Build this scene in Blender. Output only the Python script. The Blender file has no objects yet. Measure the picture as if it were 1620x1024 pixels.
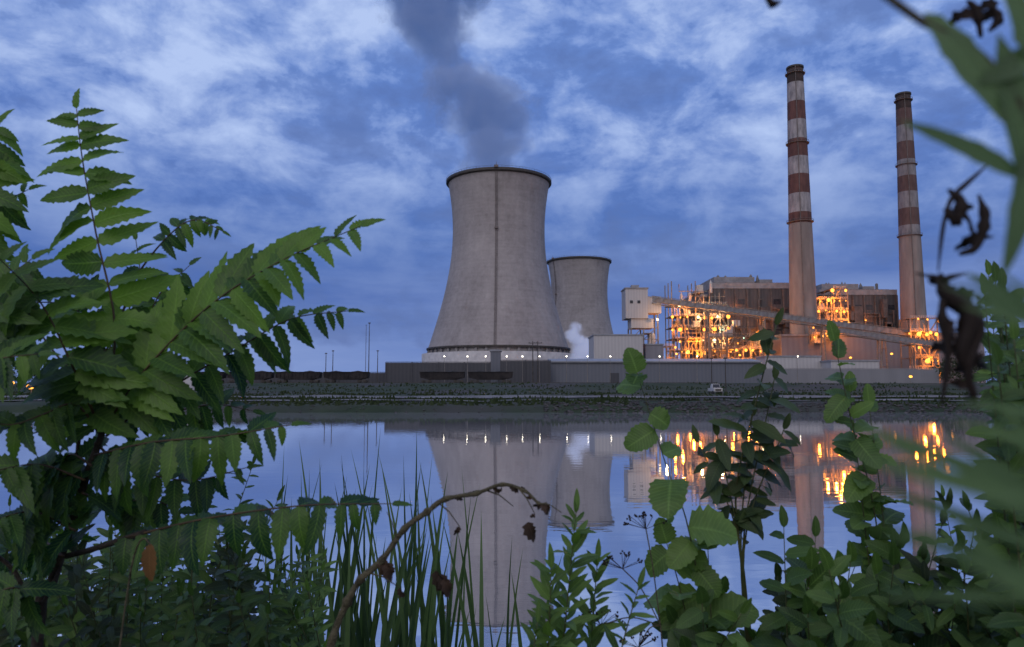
import bpy, math, random
from mathutils import Vector, noise
R=random.Random(7)
F=1170.0; H=3.0; P=math.atan(102/1170)
def at(u,v,d):
    x=(u-810)/F; y=(512-v)/F
    dy=math.cos(P)-y*math.sin(P); dz=math.sin(P)+y*math.cos(P)
    t=d/dy
    return Vector((x*t,d,H+dz*t))
def X(u,d): return at(u,600,d).x
def Z(v,d): return at(810,v,d).z
V=Vector
sc=bpy.context.scene
col=sc.collection
sc.view_settings.view_transform='Standard'; sc.view_settings.look='None'; sc.view_settings.exposure=0

# ---------------- materials ----------------
def nt(m):
    m.use_nodes=True; n=m.node_tree; n.nodes.clear(); return n
def N(t,k,**kw):
    n=t.nodes.new(k)
    for a,b in kw.items():
        if a.startswith('i_'):
            key=a[2:]
            key=int(key) if key.isdigit() else key.replace('_',' ')
            n.inputs[key].default_value=b
        else: setattr(n,a,b)
    return n
def c4(c): return (c[0],c[1],c[2],1)
def ramp(t,stops,fac=None,interp='LINEAR'):
    r=t.nodes.new('ShaderNodeValToRGB'); r.color_ramp.interpolation=interp
    e=r.color_ramp.elements
    while len(e)>1: e.remove(e[-1])
    e[0].position=stops[0][0]; e[0].color=c4(stops[0][1])
    for p,c in stops[1:]:
        k=e.new(p); k.color=c4(c)
    if fac: t.links.new(fac,r.inputs[0])
    return r
def math_(t,op,a,b=None,c=None,clamp=False):
    n=t.nodes.new('ShaderNodeMath'); n.operation=op; n.use_clamp=clamp
    for i,x in enumerate((a,b,c)):
        if x is None: continue
        if isinstance(x,(int,float)): n.inputs[i].default_value=x
        else: t.links.new(x,n.inputs[i])
    return n.outputs[0]
def pmat(name,c1,c2,scale=1.0,rough=.8,metal=0,bump=0.0,stretch=(1,1,1),lo=.35,hi=.65,c3=None,scale2=.1,spec=.3):
    m=bpy.data.materials.new(name); t=nt(m)
    g=N(t,'ShaderNodeNewGeometry'); mp=N(t,'ShaderNodeMapping'); mp.inputs['Scale'].default_value=stretch
    t.links.new(g.outputs['Position'],mp.inputs[0])
    no=N(t,'ShaderNodeTexNoise',i_Scale=scale,i_Detail=8.0,i_Roughness=.62); t.links.new(mp.outputs[0],no.inputs['Vector'])
    r=ramp(t,[(lo,c1),(hi,c2)],no.outputs[0])
    out=r.outputs[0]
    if c3:
        n2=N(t,'ShaderNodeTexNoise',i_Scale=scale2,i_Detail=6.0); t.links.new(g.outputs['Position'],n2.inputs['Vector'])
        mx=N(t,'ShaderNodeMix',data_type='RGBA'); r2=ramp(t,[(.48,(0,0,0)),(.62,(1,1,1))],n2.outputs[0])
        t.links.new(r2.outputs[0],mx.inputs[0]); t.links.new(out,mx.inputs[6]); mx.inputs[7].default_value=c4(c3); out=mx.outputs[2]
    b=N(t,'ShaderNodeBsdfPrincipled',i_Roughness=rough,i_Metallic=metal); b.inputs['Specular IOR Level'].default_value=spec
    t.links.new(out,b.inputs['Base Color'])
    if bump:
        bp=N(t,'ShaderNodeBump',i_Strength=bump,i_Distance=.3); t.links.new(no.outputs[0],bp.inputs['Height']); t.links.new(bp.outputs[0],b.inputs['Normal'])
    o=N(t,'ShaderNodeOutputMaterial'); t.links.new(b.outputs[0],o.inputs[0])
    return m
def emat(name,c,s):
    m=bpy.data.materials.new(name); t=nt(m); e=N(t,'ShaderNodeEmission',i_Strength=s); e.inputs[0].default_value=c4(c)
    o=N(t,'ShaderNodeOutputMaterial'); t.links.new(e.outputs[0],o.inputs[0]); return m
def ribmat(name,c1,c2,per=.6,axis=0,rough=.6,stain=(.1,.08,.07),st=.5):
    m=bpy.data.materials.new(name); t=nt(m)
    g=N(t,'ShaderNodeNewGeometry'); s=N(t,'ShaderNodeSeparateXYZ'); t.links.new(g.outputs['Position'],s.inputs[0])
    a=math_(t,'SINE',math_(t,'MULTIPLY',s.outputs[axis],6.283/per))
    f=math_(t,'MULTIPLY_ADD',a,.5,.5)
    r=ramp(t,[(0,c1),(1,c2)],f)
    mp=N(t,'ShaderNodeMapping'); mp.inputs['Scale'].default_value=(1,1,.12); t.links.new(g.outputs['Position'],mp.inputs[0])
    no=N(t,'ShaderNodeTexNoise',i_Scale=.5,i_Detail=8.0,i_Roughness=.7); t.links.new(mp.outputs[0],no.inputs['Vector'])
    r2=ramp(t,[(.45,(0,0,0)),(.7,(1,1,1))],no.outputs[0])
    mx=N(t,'ShaderNodeMix',data_type='RGBA'); t.links.new(math_(t,'MULTIPLY',r2.outputs[0],st),mx.inputs[0]); t.links.new(r.outputs[0],mx.inputs[6]); mx.inputs[7].default_value=c4(stain)
    b=N(t,'ShaderNodeBsdfPrincipled',i_Roughness=rough); t.links.new(mx.outputs[2],b.inputs['Base Color'])
    o=N(t,'ShaderNodeOutputMaterial'); t.links.new(b.outputs[0],o.inputs[0]); return m
def leafmat(name,dark,light,trans=.3,rough=.45,vein=True):
    m=bpy.data.materials.new(name); t=nt(m)
    at_=N(t,'ShaderNodeAttribute',attribute_name='tint'); uv=N(t,'ShaderNodeUVMap'); s=N(t,'ShaderNodeSeparateXYZ'); t.links.new(uv.outputs[0],s.inputs[0])
    g=N(t,'ShaderNodeNewGeometry')
    no=N(t,'ShaderNodeTexNoise',i_Scale=25.0,i_Detail=5.0); t.links.new(g.outputs['Position'],no.inputs['Vector'])
    f=math_(t,'ADD',at_.outputs['Fac'],math_(t,'MULTIPLY_ADD',no.outputs[0],.6,-.3))
    r=ramp(t,[(0.05,dark),(.95,light)],f); out=r.outputs[0]
    av=math_(t,'ABSOLUTE',s.outputs[1])
    if vein:
        mid=math_(t,'SUBTRACT',1.0,math_(t,'MULTIPLY',av,9.0),clamp=True)
        w=math_(t,'SINE',math_(t,'MULTIPLY',math_(t,'SUBTRACT',s.outputs[0],math_(t,'MULTIPLY',av,.16)),75.0))
        w=math_(t,'MULTIPLY',math_(t,'POWER',math_(t,'MULTIPLY_ADD',w,.5,.5),6.0),.2)
        vv=math_(t,'ADD',math_(t,'MULTIPLY',mid,.4),w,clamp=True)
        mx=N(t,'ShaderNodeMix',data_type='RGBA'); t.links.new(vv,mx.inputs[0]); t.links.new(out,mx.inputs[6]); mx.inputs[7].default_value=c4([min(1,x*1.6+.01) for x in light]); out=mx.outputs[2]
    b=N(t,'ShaderNodeBsdfPrincipled',i_Roughness=rough); t.links.new(out,b.inputs['Base Color']); b.inputs['Specular IOR Level'].default_value=.3
    if vein:
        bp=N(t,'ShaderNodeBump',i_Strength=.5,i_Distance=.003); t.links.new(vv,bp.inputs['Height']); t.links.new(bp.outputs[0],b.inputs['Normal'])
    tr=N(t,'ShaderNodeBsdfTranslucent'); hm=N(t,'ShaderNodeMix',data_type='RGBA',blend_type='MULTIPLY'); hm.inputs[0].default_value=1; t.links.new(out,hm.inputs[6]); hm.inputs[7].default_value=(1.5,1.5,.6,1); t.links.new(hm.outputs[2],tr.inputs[0])
    ms=N(t,'ShaderNodeMixShader',i_0=trans); t.links.new(b.outputs[0],ms.inputs[1]); t.links.new(tr.outputs[0],ms.inputs[2])
    o=N(t,'ShaderNodeOutputMaterial'); t.links.new(ms.outputs[0],o.inputs[0]); return m

# ---------------- mesh builder ----------------
class MB:
    def __init__(s): s.v=[];s.f=[];s.m=[];s.uv=[];s.c=[]
    def add(s,vs,fs,m=0,uv=None,c=.5):
        o=len(s.v); s.v+=[tuple(p) for p in vs]; s.f+=[tuple(i+o for i in f) for f in fs]; s.m+=[m]*len(fs)
        s.uv+=uv or [(0,0)]*len(vs); s.c+=[c]*len(vs)
    def box(s,c,size,rz=0,m=0):
        hx,hy,hz=[k/2 for k in size]; cs,sn=math.cos(rz),math.sin(rz); vs=[]
        for dz in(-hz,hz):
            for dx,dy in((-hx,-hy),(hx,-hy),(hx,hy),(-hx,hy)):
                vs.append((c[0]+dx*cs-dy*sn,c[1]+dx*sn+dy*cs,c[2]+dz))
        s.add(vs,[(3,2,1,0),(4,5,6,7),(0,1,5,4),(1,2,6,5),(2,3,7,6),(3,0,4,7)],m)
    def bx(s,x0,x1,y0,y1,z0,z1,m=0): s.box(((x0+x1)/2,(y0+y1)/2,(z0+z1)/2),(abs(x1-x0),abs(y1-y0),abs(z1-z0)),0,m)
    def beam(s,a,b,w,h=None,m=0):
        h=h or w; a=V(a);b=V(b); T=(b-a).normalized(); U=V((0,0,1)) if abs(T.z)<.95 else V((1,0,0))
        S=T.cross(U).normalized(); U=S.cross(T); vs=[]
        for p in(a,b):
            for i,j in((-1,-1),(1,-1),(1,1),(-1,1)): vs.append(p+S*i*w/2+U*j*h/2)
        s.add(vs,[(0,1,2,3),(7,6,5,4),(0,4,5,1),(1,5,6,2),(2,6,7,3),(3,7,4,0)],m)
    def tube(s,pts,rs,n=7,m=0,c=.5):
        pts=[V(p) for p in pts]; vs=[];fs=[];k=len(pts)
        if isinstance(rs,(int,float)): rs=[rs]*k
        ref=V((0.31,0.9,.2))
        for i,p in enumerate(pts):
            T=(pts[min(i+1,k-1)]-pts[max(i-1,0)]).normalized()
            if abs(T.dot(ref))>.95: ref=V((1,0,0))
            A=T.cross(ref).normalized(); B=T.cross(A)
            for j in range(n):
                a=2*math.pi*j/n; vs.append(p+(A*math.cos(a)+B*math.sin(a))*rs[i])
        for i in range(k-1):
            for j in range(n):
                fs.append((i*n+j,i*n+(j+1)%n,(i+1)*n+(j+1)%n,(i+1)*n+j))
        fs.append(tuple(range(n-1,-1,-1))); fs.append(tuple((k-1)*n+j for j in range(n)))
        s.add(vs,fs,m,None,c)
    def lathe(s,c,prof,n=48,m=0,ms=None,caps=False):
        vs=[];k=len(prof)
        for r,z in prof:
            for j in range(n):
                a=2*math.pi*j/n; vs.append((c[0]+r*math.cos(a),c[1]+r*math.sin(a),z))
        o=len(s.v)
        for i in range(k-1):
            fs=[(i*n+j,i*n+(j+1)%n,(i+1)*n+(j+1)%n,(i+1)*n+j) for j in range(n)]
            if i==0: s.add(vs,fs,ms[i] if ms else m)
            else:
                s.f+=[tuple(q+o for q in f) for f in fs]; s.m+=[ms[i] if ms else m]*n
    def ball(s,c,r,m=0,sq=1,nu=8,nv=5,cc=.5,jit=0):
        vs=[];fs=[]
        for i in range(nv+1):
            th=math.pi*i/nv
            for j in range(nu):
                a=2*math.pi*j/nu; q=r*(1+(R.uniform(-jit,jit) if 0<i<nv else 0))
                vs.append((c[0]+q*math.sin(th)*math.cos(a),c[1]+q*math.sin(th)*math.sin(a),c[2]+q*sq*math.cos(th)))
        for i in range(nv):
            for j in range(nu): fs.append((i*nu+j,(i+1)*nu+j,(i+1)*nu+(j+1)%nu,i*nu+(j+1)%nu))
        s.add(vs,fs,m,None,cc)
    def obj(s,name,mats,parent=None,smooth=False,origin=None):
        me=bpy.data.meshes.new(name)
        if parent is not None: o0=V(parent['org'])
        elif origin is not None: o0=V(origin)
        else:
            xs=[p[0] for p in s.v];ys=[p[1] for p in s.v];zs=[p[2] for p in s.v]
            o0=V(((min(xs)+max(xs))/2,(min(ys)+max(ys))/2,min(zs)))
        me.from_pydata([(p[0]-o0.x,p[1]-o0.y,p[2]-o0.z) for p in s.v],[],s.f)
        for mm in (mats if isinstance(mats,list) else [mats]): me.materials.append(mm)
        me.polygons.foreach_set('material_index',s.m)
        if smooth: me.polygons.foreach_set('use_smooth',[True]*len(s.f))
        ul=me.uv_layers.new(name='UVMap'); li=[0]*len(me.loops); me.loops.foreach_get('vertex_index',li)
        fl=[]
        for i in li: fl+=s.uv[i]
        ul.data.foreach_set('uv',fl)
        a=me.attributes.new('tint','FLOAT','POINT'); a.data.foreach_set('value',s.c)
        me.update()
        ob=bpy.data.objects.new(name,me); col.objects.link(ob)
        if parent is not None: ob.parent=parent
        else: ob.location=o0
        return ob
def top(name,loc,label,cat,group=None):
    e=bpy.data.objects.new(name,None); e.location=loc; e['org']=tuple(loc); e.empty_display_size=.2; col.objects.link(e)
    e['label']=label; e['category']=cat
    if group: e['group']=group
    return e
def tag(o,label,cat,group=None):
    o['label']=label; o['category']=cat
    if group: o['group']=group
def dup(e,loc):
    n=e.copy(); col.objects.link(n); n.location=loc; n['org']=tuple(loc)
    for ch in [c for c in bpy.data.objects if c.parent==e]:
        c2=ch.copy(); col.objects.link(c2); c2.parent=n
    return n
def point(loc,c,w,parent=None,r=.5):
    l=bpy.data.lights.new('lamp_light','POINT'); l.color=c; l.energy=w; l.shadow_soft_size=r
    o=bpy.data.objects.new('lamp_light',l); col.objects.link(o)
    if parent: o.parent=parent; o.location=V(loc)-V(parent['org'])
    else: o.location=loc
    return o

# ---------------- world ----------------
w=bpy.data.worlds.new('World'); sc.world=w; w.use_nodes=True; t=w.node_tree; t.nodes.clear()
tc=N(t,'ShaderNodeTexCoord'); sx=N(t,'ShaderNodeSeparateXYZ'); t.links.new(tc.outputs['Generated'],sx.inputs[0])
x_,y_,z_=sx.outputs
zc=math_(t,'MAXIMUM',z_,0.0)
base=ramp(t,[(0,(.15,.25,.56)),(.05,(.115,.205,.52)),(.12,(.058,.128,.42)),(.2,(.064,.145,.45)),(.3,(.09,.185,.53)),(.42,(.125,.235,.60)),(1,(.25,.33,.6))],zc)
def mapd(sx_,sy_,sz_,off=0):
    mp=N(t,'ShaderNodeMapping'); mp.inputs['Scale'].default_value=(sx_,sy_,sz_); mp.inputs['Location'].default_value=(off,off*.7,off*.3)
    t.links.new(tc.outputs['Generated'],mp.inputs[0]); return mp.outputs[0]
n1=N(t,'ShaderNodeTexNoise',i_Scale=9.0,i_Detail=9.0,i_Roughness=.58,i_Distortion=.25); t.links.new(mapd(1,1,1.7,3.1),n1.inputs['Vector'])
n2=N(t,'ShaderNodeTexNoise',i_Scale=3.2,i_Detail=3.0,i_Roughness=.5); t.links.new(mapd(1,1,1.8,1.7),n2.inputs['Vector'])
n3=N(t,'ShaderNodeTexNoise',i_Scale=2.4,i_Detail=6.0,i_Roughness=.55); t.links.new(mapd(1,1,6,5),n3.inputs['Vector'])
n4=N(t,'ShaderNodeTexNoise',i_Scale=20.0,i_Detail=8.0,i_Roughness=.6); t.links.new(mapd(1,1,1.5,9),n4.inputs['Vector'])
cl=math_(t,'ADD',math_(t,'MULTIPLY',n1.outputs[0],.52),math_(t,'ADD',math_(t,'MULTIPLY',n2.outputs[0],.32),math_(t,'MULTIPLY',n4.outputs[0],.16)))
bright=ramp(t,[(.455,(0,0,0)),(.505,(.3,.3,.3)),(.54,(.62,.62,.62)),(.60,(1,1,1))],cl)
hi=ramp(t,[(.0,(.0,.0,.0)),(.15,(.06,.06,.06)),(.24,(.38,.38,.38)),(.33,(.9,.9,.9)),(.4,(1,1,1))],zc)
bf=math_(t,'MULTIPLY',bright.outputs[0],hi.outputs[0])
lows=ramp(t,[(.42,(0,0,0)),(.65,(1,1,1))],n3.outputs[0])
bf=math_(t,'ADD',bf,math_(t,'MULTIPLY',lows.outputs[0],.2),clamp=True)
mx=N(t,'ShaderNodeMix',data_type='RGBA'); t.links.new(bf,mx.inputs[0]); t.links.new(base.outputs[0],mx.inputs[6]); mx.inputs[7].default_value=(.44,.56,.87,1)
dk=ramp(t,[(.40,(1,1,1)),(.48,(0,0,0))],cl)
mx2=N(t,'ShaderNodeMix',data_type='RGBA'); t.links.new(math_(t,'MULTIPLY',dk.outputs[0],.6),mx2.inputs[0]); t.links.new(mx.outputs[2],mx2.inputs[6]); mx2.inputs[7].default_value=(.085,.145,.38,1)
back=math_(t,'MULTIPLY_ADD',y_,-1.3,.15,clamp=True)
mx3=N(t,'ShaderNodeMix',data_type='RGBA'); t.links.new(back,mx3.inputs[0]); t.links.new(mx2.outputs[2],mx3.inputs[6]); mx3.inputs[7].default_value=(.64,.62,.72,1)
sky=N(t,'ShaderNodeTexSky',sky_type='NISHITA',sun_disc=False,sun_elevation=math.radians(4),sun_rotation=math.radians(200))
bg=N(t,'ShaderNodeBackground',i_Strength=1.0); t.links.new(mx3.outputs[2],bg.inputs[0])
bg2=N(t,'ShaderNodeBackground',i_Strength=.01); t.links.new(sky.outputs[0],bg2.inputs[0])
ad=N(t,'ShaderNodeAddShader'); t.links.new(bg.outputs[0],ad.inputs[0]); t.links.new(bg2.outputs[0],ad.inputs[1])
o=N(t,'ShaderNodeOutputWorld'); t.links.new(ad.outputs[0],o.inputs[0])
sl=bpy.data.lights.new('sun','SUN'); sl.energy=.6; sl.angle=math.radians(35); sl.color=(1,.90,.89)
so=bpy.data.objects.new('sun',sl); col.objects.link(so); so.rotation_euler=(math.radians(50),0,math.radians(-20))

# ---------------- camera ----------------
cam=bpy.data.cameras.new('camera'); co=bpy.data.objects.new('camera',cam); col.objects.link(co); sc.camera=co
cam.lens=26; cam.sensor_width=36; cam.clip_start=.02; cam.clip_end=20000
co.location=(0,0,H); co.rotation_euler=(math.pi/2+P,0,0)
cam.dof.use_dof=True; cam.dof.focus_distance=6; cam.dof.aperture_fstop=6

# ---------------- ground & water ----------------
def lerp(tab,y):
    for (a,za),(b,zb) in zip(tab,tab[1:]):
        if y<=b: return za+(zb-za)*max(0,(y-a))/(b-a)
    return tab[-1][1]
tab=[(-400,3),(-30,1.8),(1.5,1.45),(3,.9),(5.2,-.3),(8,-1.2),(86,-1.2),(90.5,-.1),(93,.8),(97,1.2),(150,1.7),(165,1.75),(185,2.7),(207,4.4),(9000,4.5)]
def gz(x,y):
    yy=y
    if 80<y<120: yy=y+2.2*noise.noise(V((x*.03,0,3)))+.9*noise.noise(V((x*.2,1,3)))
    z=lerp(tab,yy)
    if y>87 and y<206: z+=.22*noise.noise(V((x*.12,y*.12,0)))+.1*noise.noise(V((x*.6,y*.6,5)))
    if y<6: z+=.12*noise.noise(V((x*.8,y*.8,2)))
    return z
ys=[-400,-100,-30,-8,-3,0,1,2,3,4,5,6,8,15,40,80]+[84+i*.7 for i in range(30)]+[106+i*3 for i in range(34)]+[210,214,240,300,500,1000,3000,9000]
xs=[-9000,-3000,-1000,-500,-300,-200]+[-160+i*1.6 for i in range(201)]+[200,300,500,1000,3000,9000]
mb=MB(); vs=[(x,y,gz(x,y)) for y in ys for x in xs]; nx=len(xs)
mb.add(vs,[(j*nx+i,j*nx+i+1,(j+1)*nx+i+1,(j+1)*nx+i) for j in range(len(ys)-1) for i in range(nx-1)])
mg=pmat('ground_grass',(.014,.026,.012),(.03,.045,.024),.2,.95,bump=.3,c3=(.042,.042,.042),scale2=.04)
g=mb.obj('ground',mg,smooth=True,origin=(0,0,0)); g['kind']='structure'
xs2=[-220+i*4 for i in range(131)]
def strip(y0,y1,dz):
    mb=MB(); k=len(xs2); ny=4
    vs=[]
    for j in range(ny+1):
        for x in xs2:
            y=y0+(y1-y0)*j/ny+1.2*noise.noise(V((x*.05,j*.3,8)))
            vs.append((x,y,max(gz(x,y),1.0)+dz))
    mb.add(vs,[(j*k+i,j*k+i+1,(j+1)*k+i+1,(j+1)*k+i) for j in range(ny) for i in range(k-1)])
    return mb
mr=pmat('gravel',(.07,.07,.08),(.2,.2,.205),.35,.95,bump=.2)
o=strip(114,130,.16).obj('road',mr,smooth=True,origin=(0,120,1.5)); o['kind']='structure'
mr2=pmat('pale_shore_gravel',(.05,.05,.055),(.21,.21,.215),.22,.95,bump=.2,stretch=(.4,1,1))
o=strip(98.5,101.5,.14).obj('path',mr2,smooth=True,origin=(0,100,1.3)); o['kind']='structure'
m=bpy.data.materials.new('water'); t=nt(m)
g_=N(t,'ShaderNodeNewGeometry'); mp=N(t,'ShaderNodeMapping'); mp.inputs['Scale'].default_value=(.35,1,1); t.links.new(g_.outputs['Position'],mp.inputs[0])
no=N(t,'ShaderNodeTexNoise',i_Scale=1.6,i_Detail=3.0); t.links.new(mp.outputs[0],no.inputs['Vector'])
bp=N(t,'ShaderNodeBump',i_Strength=.036,i_Distance=.08); t.links.new(no.outputs[0],bp.inputs['Height'])
gl=N(t,'ShaderNodeBsdfGlossy',i_Roughness=.016); gl.inputs[0].default_value=(.95,.95,.95,1); t.links.new(bp.outputs[0],gl.inputs['Normal'])
df=N(t,'ShaderNodeBsdfDiffuse'); df.inputs[0].default_value=(.36,.38,.42,1)
lw=N(t,'ShaderNodeLayerWeight',i_Blend=.62)
fr=ramp(t,[(0,(.15,.15,.15)),(.5,(.57,.57,.57)),(.8,(.77,.77,.77)),(1,(.92,.92,.92))],lw.outputs['Facing'])
ms=N(t,'ShaderNodeMixShader'); t.links.new(fr.outputs[0],ms.inputs[0]); t.links.new(df.outputs[0],ms.inputs[1]); t.links.new(gl.outputs[0],ms.inputs[2])
oo=N(t,'ShaderNodeOutputMaterial'); t.links.new(ms.outputs[0],oo.inputs[0])
mb=MB(); mb.add([(-1500,3,0),(1500,3,0),(1500,97,0),(-1500,97,0)],[(0,1,2,3)]); wt=mb.obj('water',m,origin=(0,50,0)); wt['kind']='structure'
mrock=pmat('rock',(.022,.023,.026),(.075,.074,.078),1.2,.9,bump=.4)
mb=MB()
for i in range(1500):
    x=R.uniform(4,75) if R.random()<.8 else R.uniform(-60,75); y=R.uniform(89.5,95.5)
    z=gz(x,y)
    if z<-.3: continue
    r=R.uniform(.08,.32)*(1 if x>4 else .5); mb.ball((x,y,z+r*.2),r,0,.6,6,4,jit=.3)
o=mb.obj('riprap_rocks',mrock); o['kind']='stuff'; o['label']='grey riprap stones along the water edge'; o['category']='rocks'
mgr=leafmat('bank_grass',(.012,.024,.009),(.036,.056,.024),.2,.8,vein=False)
mb=MB()
for i in range(14000):
    x=R.uniform(-130,110); y=R.choice([R.uniform(93,98),R.uniform(102,113),R.uniform(131,160),R.uniform(160,207)])
    if noise.noise(V((x*.08,y*.1,7)))<-.1: continue
    z=gz(x,y); h=R.uniform(.12,.5)*(1.6 if noise.noise(V((x*.15,y*.2,2)))>.25 else 1); w_=R.uniform(.1,.4)
    mb.add([(x-w_,y,z-.05),(x+w_,y+.1,z-.05),(x+R.uniform(-.2,.2),y,z+h)],[(0,1,2)],c=R.random())
o=mb.obj('grass',mgr); o['kind']='stuff'; o['label']='tufts of grass on the far bank'; o['category']='grass'

# ---------------- cooling towers ----------------
mc=bpy.data.materials.new('tower_concrete'); t=nt(mc)
g_=N(t,'ShaderNodeNewGeometry'); s=N(t,'ShaderNodeSeparateXYZ'); t.links.new(g_.outputs['Position'],s.inputs[0])
bandn=N(t,'ShaderNodeTexNoise',i_Scale=1.0,i_Detail=4.0); mp=N(t,'ShaderNodeMapping'); mp.inputs['Scale'].default_value=(.05,.05,.42); t.links.new(g_.outputs['Position'],mp.inputs[0]); t.links.new(mp.outputs[0],bandn.inputs['Vector'])
strn=N(t,'ShaderNodeTexNoise',i_Scale=1.0,i_Detail=8.0,i_Roughness=.7); mp=N(t,'ShaderNodeMapping'); mp.inputs['Scale'].default_value=(.15,.15,.015); t.links.new(g_.outputs['Position'],mp.inputs[0]); t.links.new(mp.outputs[0],strn.inputs['Vector'])
fin=N(t,'ShaderNodeTexNoise',i_Scale=.3,i_Detail=10.0,i_Roughness=.75); t.links.new(g_.outputs['Position'],fin.inputs['Vector'])
big=N(t,'ShaderNodeTexNoise',i_Scale=.035,i_Detail=3.0); t.links.new(g_.outputs['Position'],big.inputs['Vector'])
lift=math_(t,'MULTIPLY_ADD',math_(t,'POWER',math_(t,'MULTIPLY_ADD',math_(t,'SINE',math_(t,'MULTIPLY',s.outputs[2],6.283/2.4)),.5,.5),4.0),-.012,0)
sm=math_(t,'ADD',math_(t,'MULTIPLY',bandn.outputs[0],.13),math_(t,'ADD',math_(t,'MULTIPLY',strn.outputs[0],.24),math_(t,'MULTIPLY',fin.outputs[0],.35)))
sm=math_(t,'ADD',math_(t,'ADD',sm,math_(t,'MULTIPLY',big.outputs[0],.28)),lift)
r=ramp(t,[(.36,(.175,.165,.172)),(.5,(.27,.258,.27)),(.64,(.35,.335,.345))],sm)
b=N(t,'ShaderNodeBsdfPrincipled',i_Roughness=.9); t.links.new(r.outputs[0],b.inputs['Base Color'])
oo=N(t,'ShaderNodeOutputMaterial'); t.links.new(b.outputs[0],oo.inputs[0])
mdk=pmat('dark_steel',(.03,.03,.032),(.07,.065,.06),1,.6,bump=0)
mladder=pmat('weathered_steel',(.10,.09,.09),(.16,.14,.14),.3,.8)
mpale=pmat('pale_concrete',(.33,.33,.35),(.46,.46,.47),.3,.85)
msteel=pmat('steel_grey',(.12,.12,.12),(.22,.2,.19),1,.6)
mleg=pmat('leg_concrete',(.17,.17,.19),(.24,.24,.25),.3,.85)
def cooling_tower(cx,cy,zt,zb,a,zth,b,label,ladder=-1.6):
    e=top('cooling_tower',(cx,cy,4.5),label,'cooling tower','cooling towers of the power plant')
    prof=[]
    def rad(z): return a*math.sqrt(1+((z-zth)/b)**2)
    K=40
    for i in range(K+1):
        z=zb+(zt-zb)*i/K; prof.append((rad(z),z))
    inner=[(r-.9,z) for r,z in prof[::-1]]
    mb=MB(); mb.lathe((cx,cy),prof+inner+[prof[0]],96); mb.obj('shell',mc,e,True)
    mb=MB(); r=rad(zt); mb.lathe((cx,cy),[(r-.5,zt-2.4),(r+.9,zt-2.2),(r+1.4,zt-1.6),(r+1.4,zt-.5),(r+1.3,zt+.2),(r-1,zt+.2),(r-1,zt-.5)],96)
    for j in range(96):
        a_=2*math.pi*j/96; p=V((cx+(r+1.3)*math.cos(a_),cy+(r+1.3)*math.sin(a_),zt+.2)); mb.beam(p,p+V((0,0,1.2)),.12)
    mb.lathe((cx,cy),[(r+1.25,zt+1.3),(r+1.35,zt+1.3),(r+1.35,zt+1.42),(r+1.25,zt+1.42),(r+1.25,zt+1.3)],96)
    mb.obj('rim_walkway',mdk,e)
    mb=MB(); pr=[]
    for i in range(K+1):
        z=zb-4+(zt-zb+4)*i/K; q=rad(z)+.7; pr.append(V((cx+q*math.cos(ladder),cy+q*math.sin(ladder),z)))
    off=V((-math.sin(ladder),math.cos(ladder),0))*.7
    for i in range(K):
        mb.beam(pr[i]-off,pr[i+1]-off,.28); mb.beam(pr[i]+off,pr[i+1]+off,.28)
        for k in range(4):
            q=pr[i].lerp(pr[i+1],k/4); mb.beam(q-off,q+off,.18)
    mb.box(pr[27]+V((0,-.7,0)),(2.6,1.6,1.2)); mb.box(pr[-1]+V((0,-.7,.6)),(3,2.4,1.6)); mb.beam(pr[-1],pr[-1]+V((0,0,4)),.3)
    mb.obj('ladder',mladder,e)
    mb=MB(); rb=rad(zb); zl=4.5; r2=rb+3.5; n=44
    for j in range(n):
        a0=2*math.pi*j/n
        for da in(-.5,.5):
            a1=a0+da*2*math.pi/n
            mb.beam((cx+(rb-.5)*math.cos(a0),cy+(rb-.5)*math.sin(a0),zb+.2),(cx+r2*math.cos(a1),cy+r2*math.sin(a1),zl),1.1)
    mb.obj('support_leg_ring',mleg,e)
    mb=MB(); mb.lathe((cx,cy),[(rb-.9,zb-.9),(rb+1.1,zb-.9),(rb+1.1,zb+.4),(rb+.2,zb+.4)],96); mb.obj('ring_beam',mdk,e)
    mb=MB(); mb.lathe((cx,cy),[(rb-1.6,zl),(rb-1.6,zb-1.0)],96); mb.lathe((cx,cy),[(r2+1,zl),(r2+1,zb-4),(r2+.3,zb-4),(r2+.3,zl)],96)
    mb.obj('basin_wall',mpale,e,True)
    return e
k=560/F
D1=560
zt1=Z(289,D1); zb1=Z(553,D1)
c1x=(at(787,290,D1).x+at(791,555,D1).x)/2
cooling_tower(c1x,D1,zt1,zb1,73.5*k,Z(368,D1),165*k,'large hyperbolic concrete cooling tower releasing steam, with vertical ladder')
D2=926
cooling_tower(at(916,412,D2).x,D2,zt1+1,zb1,73.5*k,Z(368,D1),165*k,'hyperbolic concrete cooling tower standing farther away, partly covered',ladder=-2.6)

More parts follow.
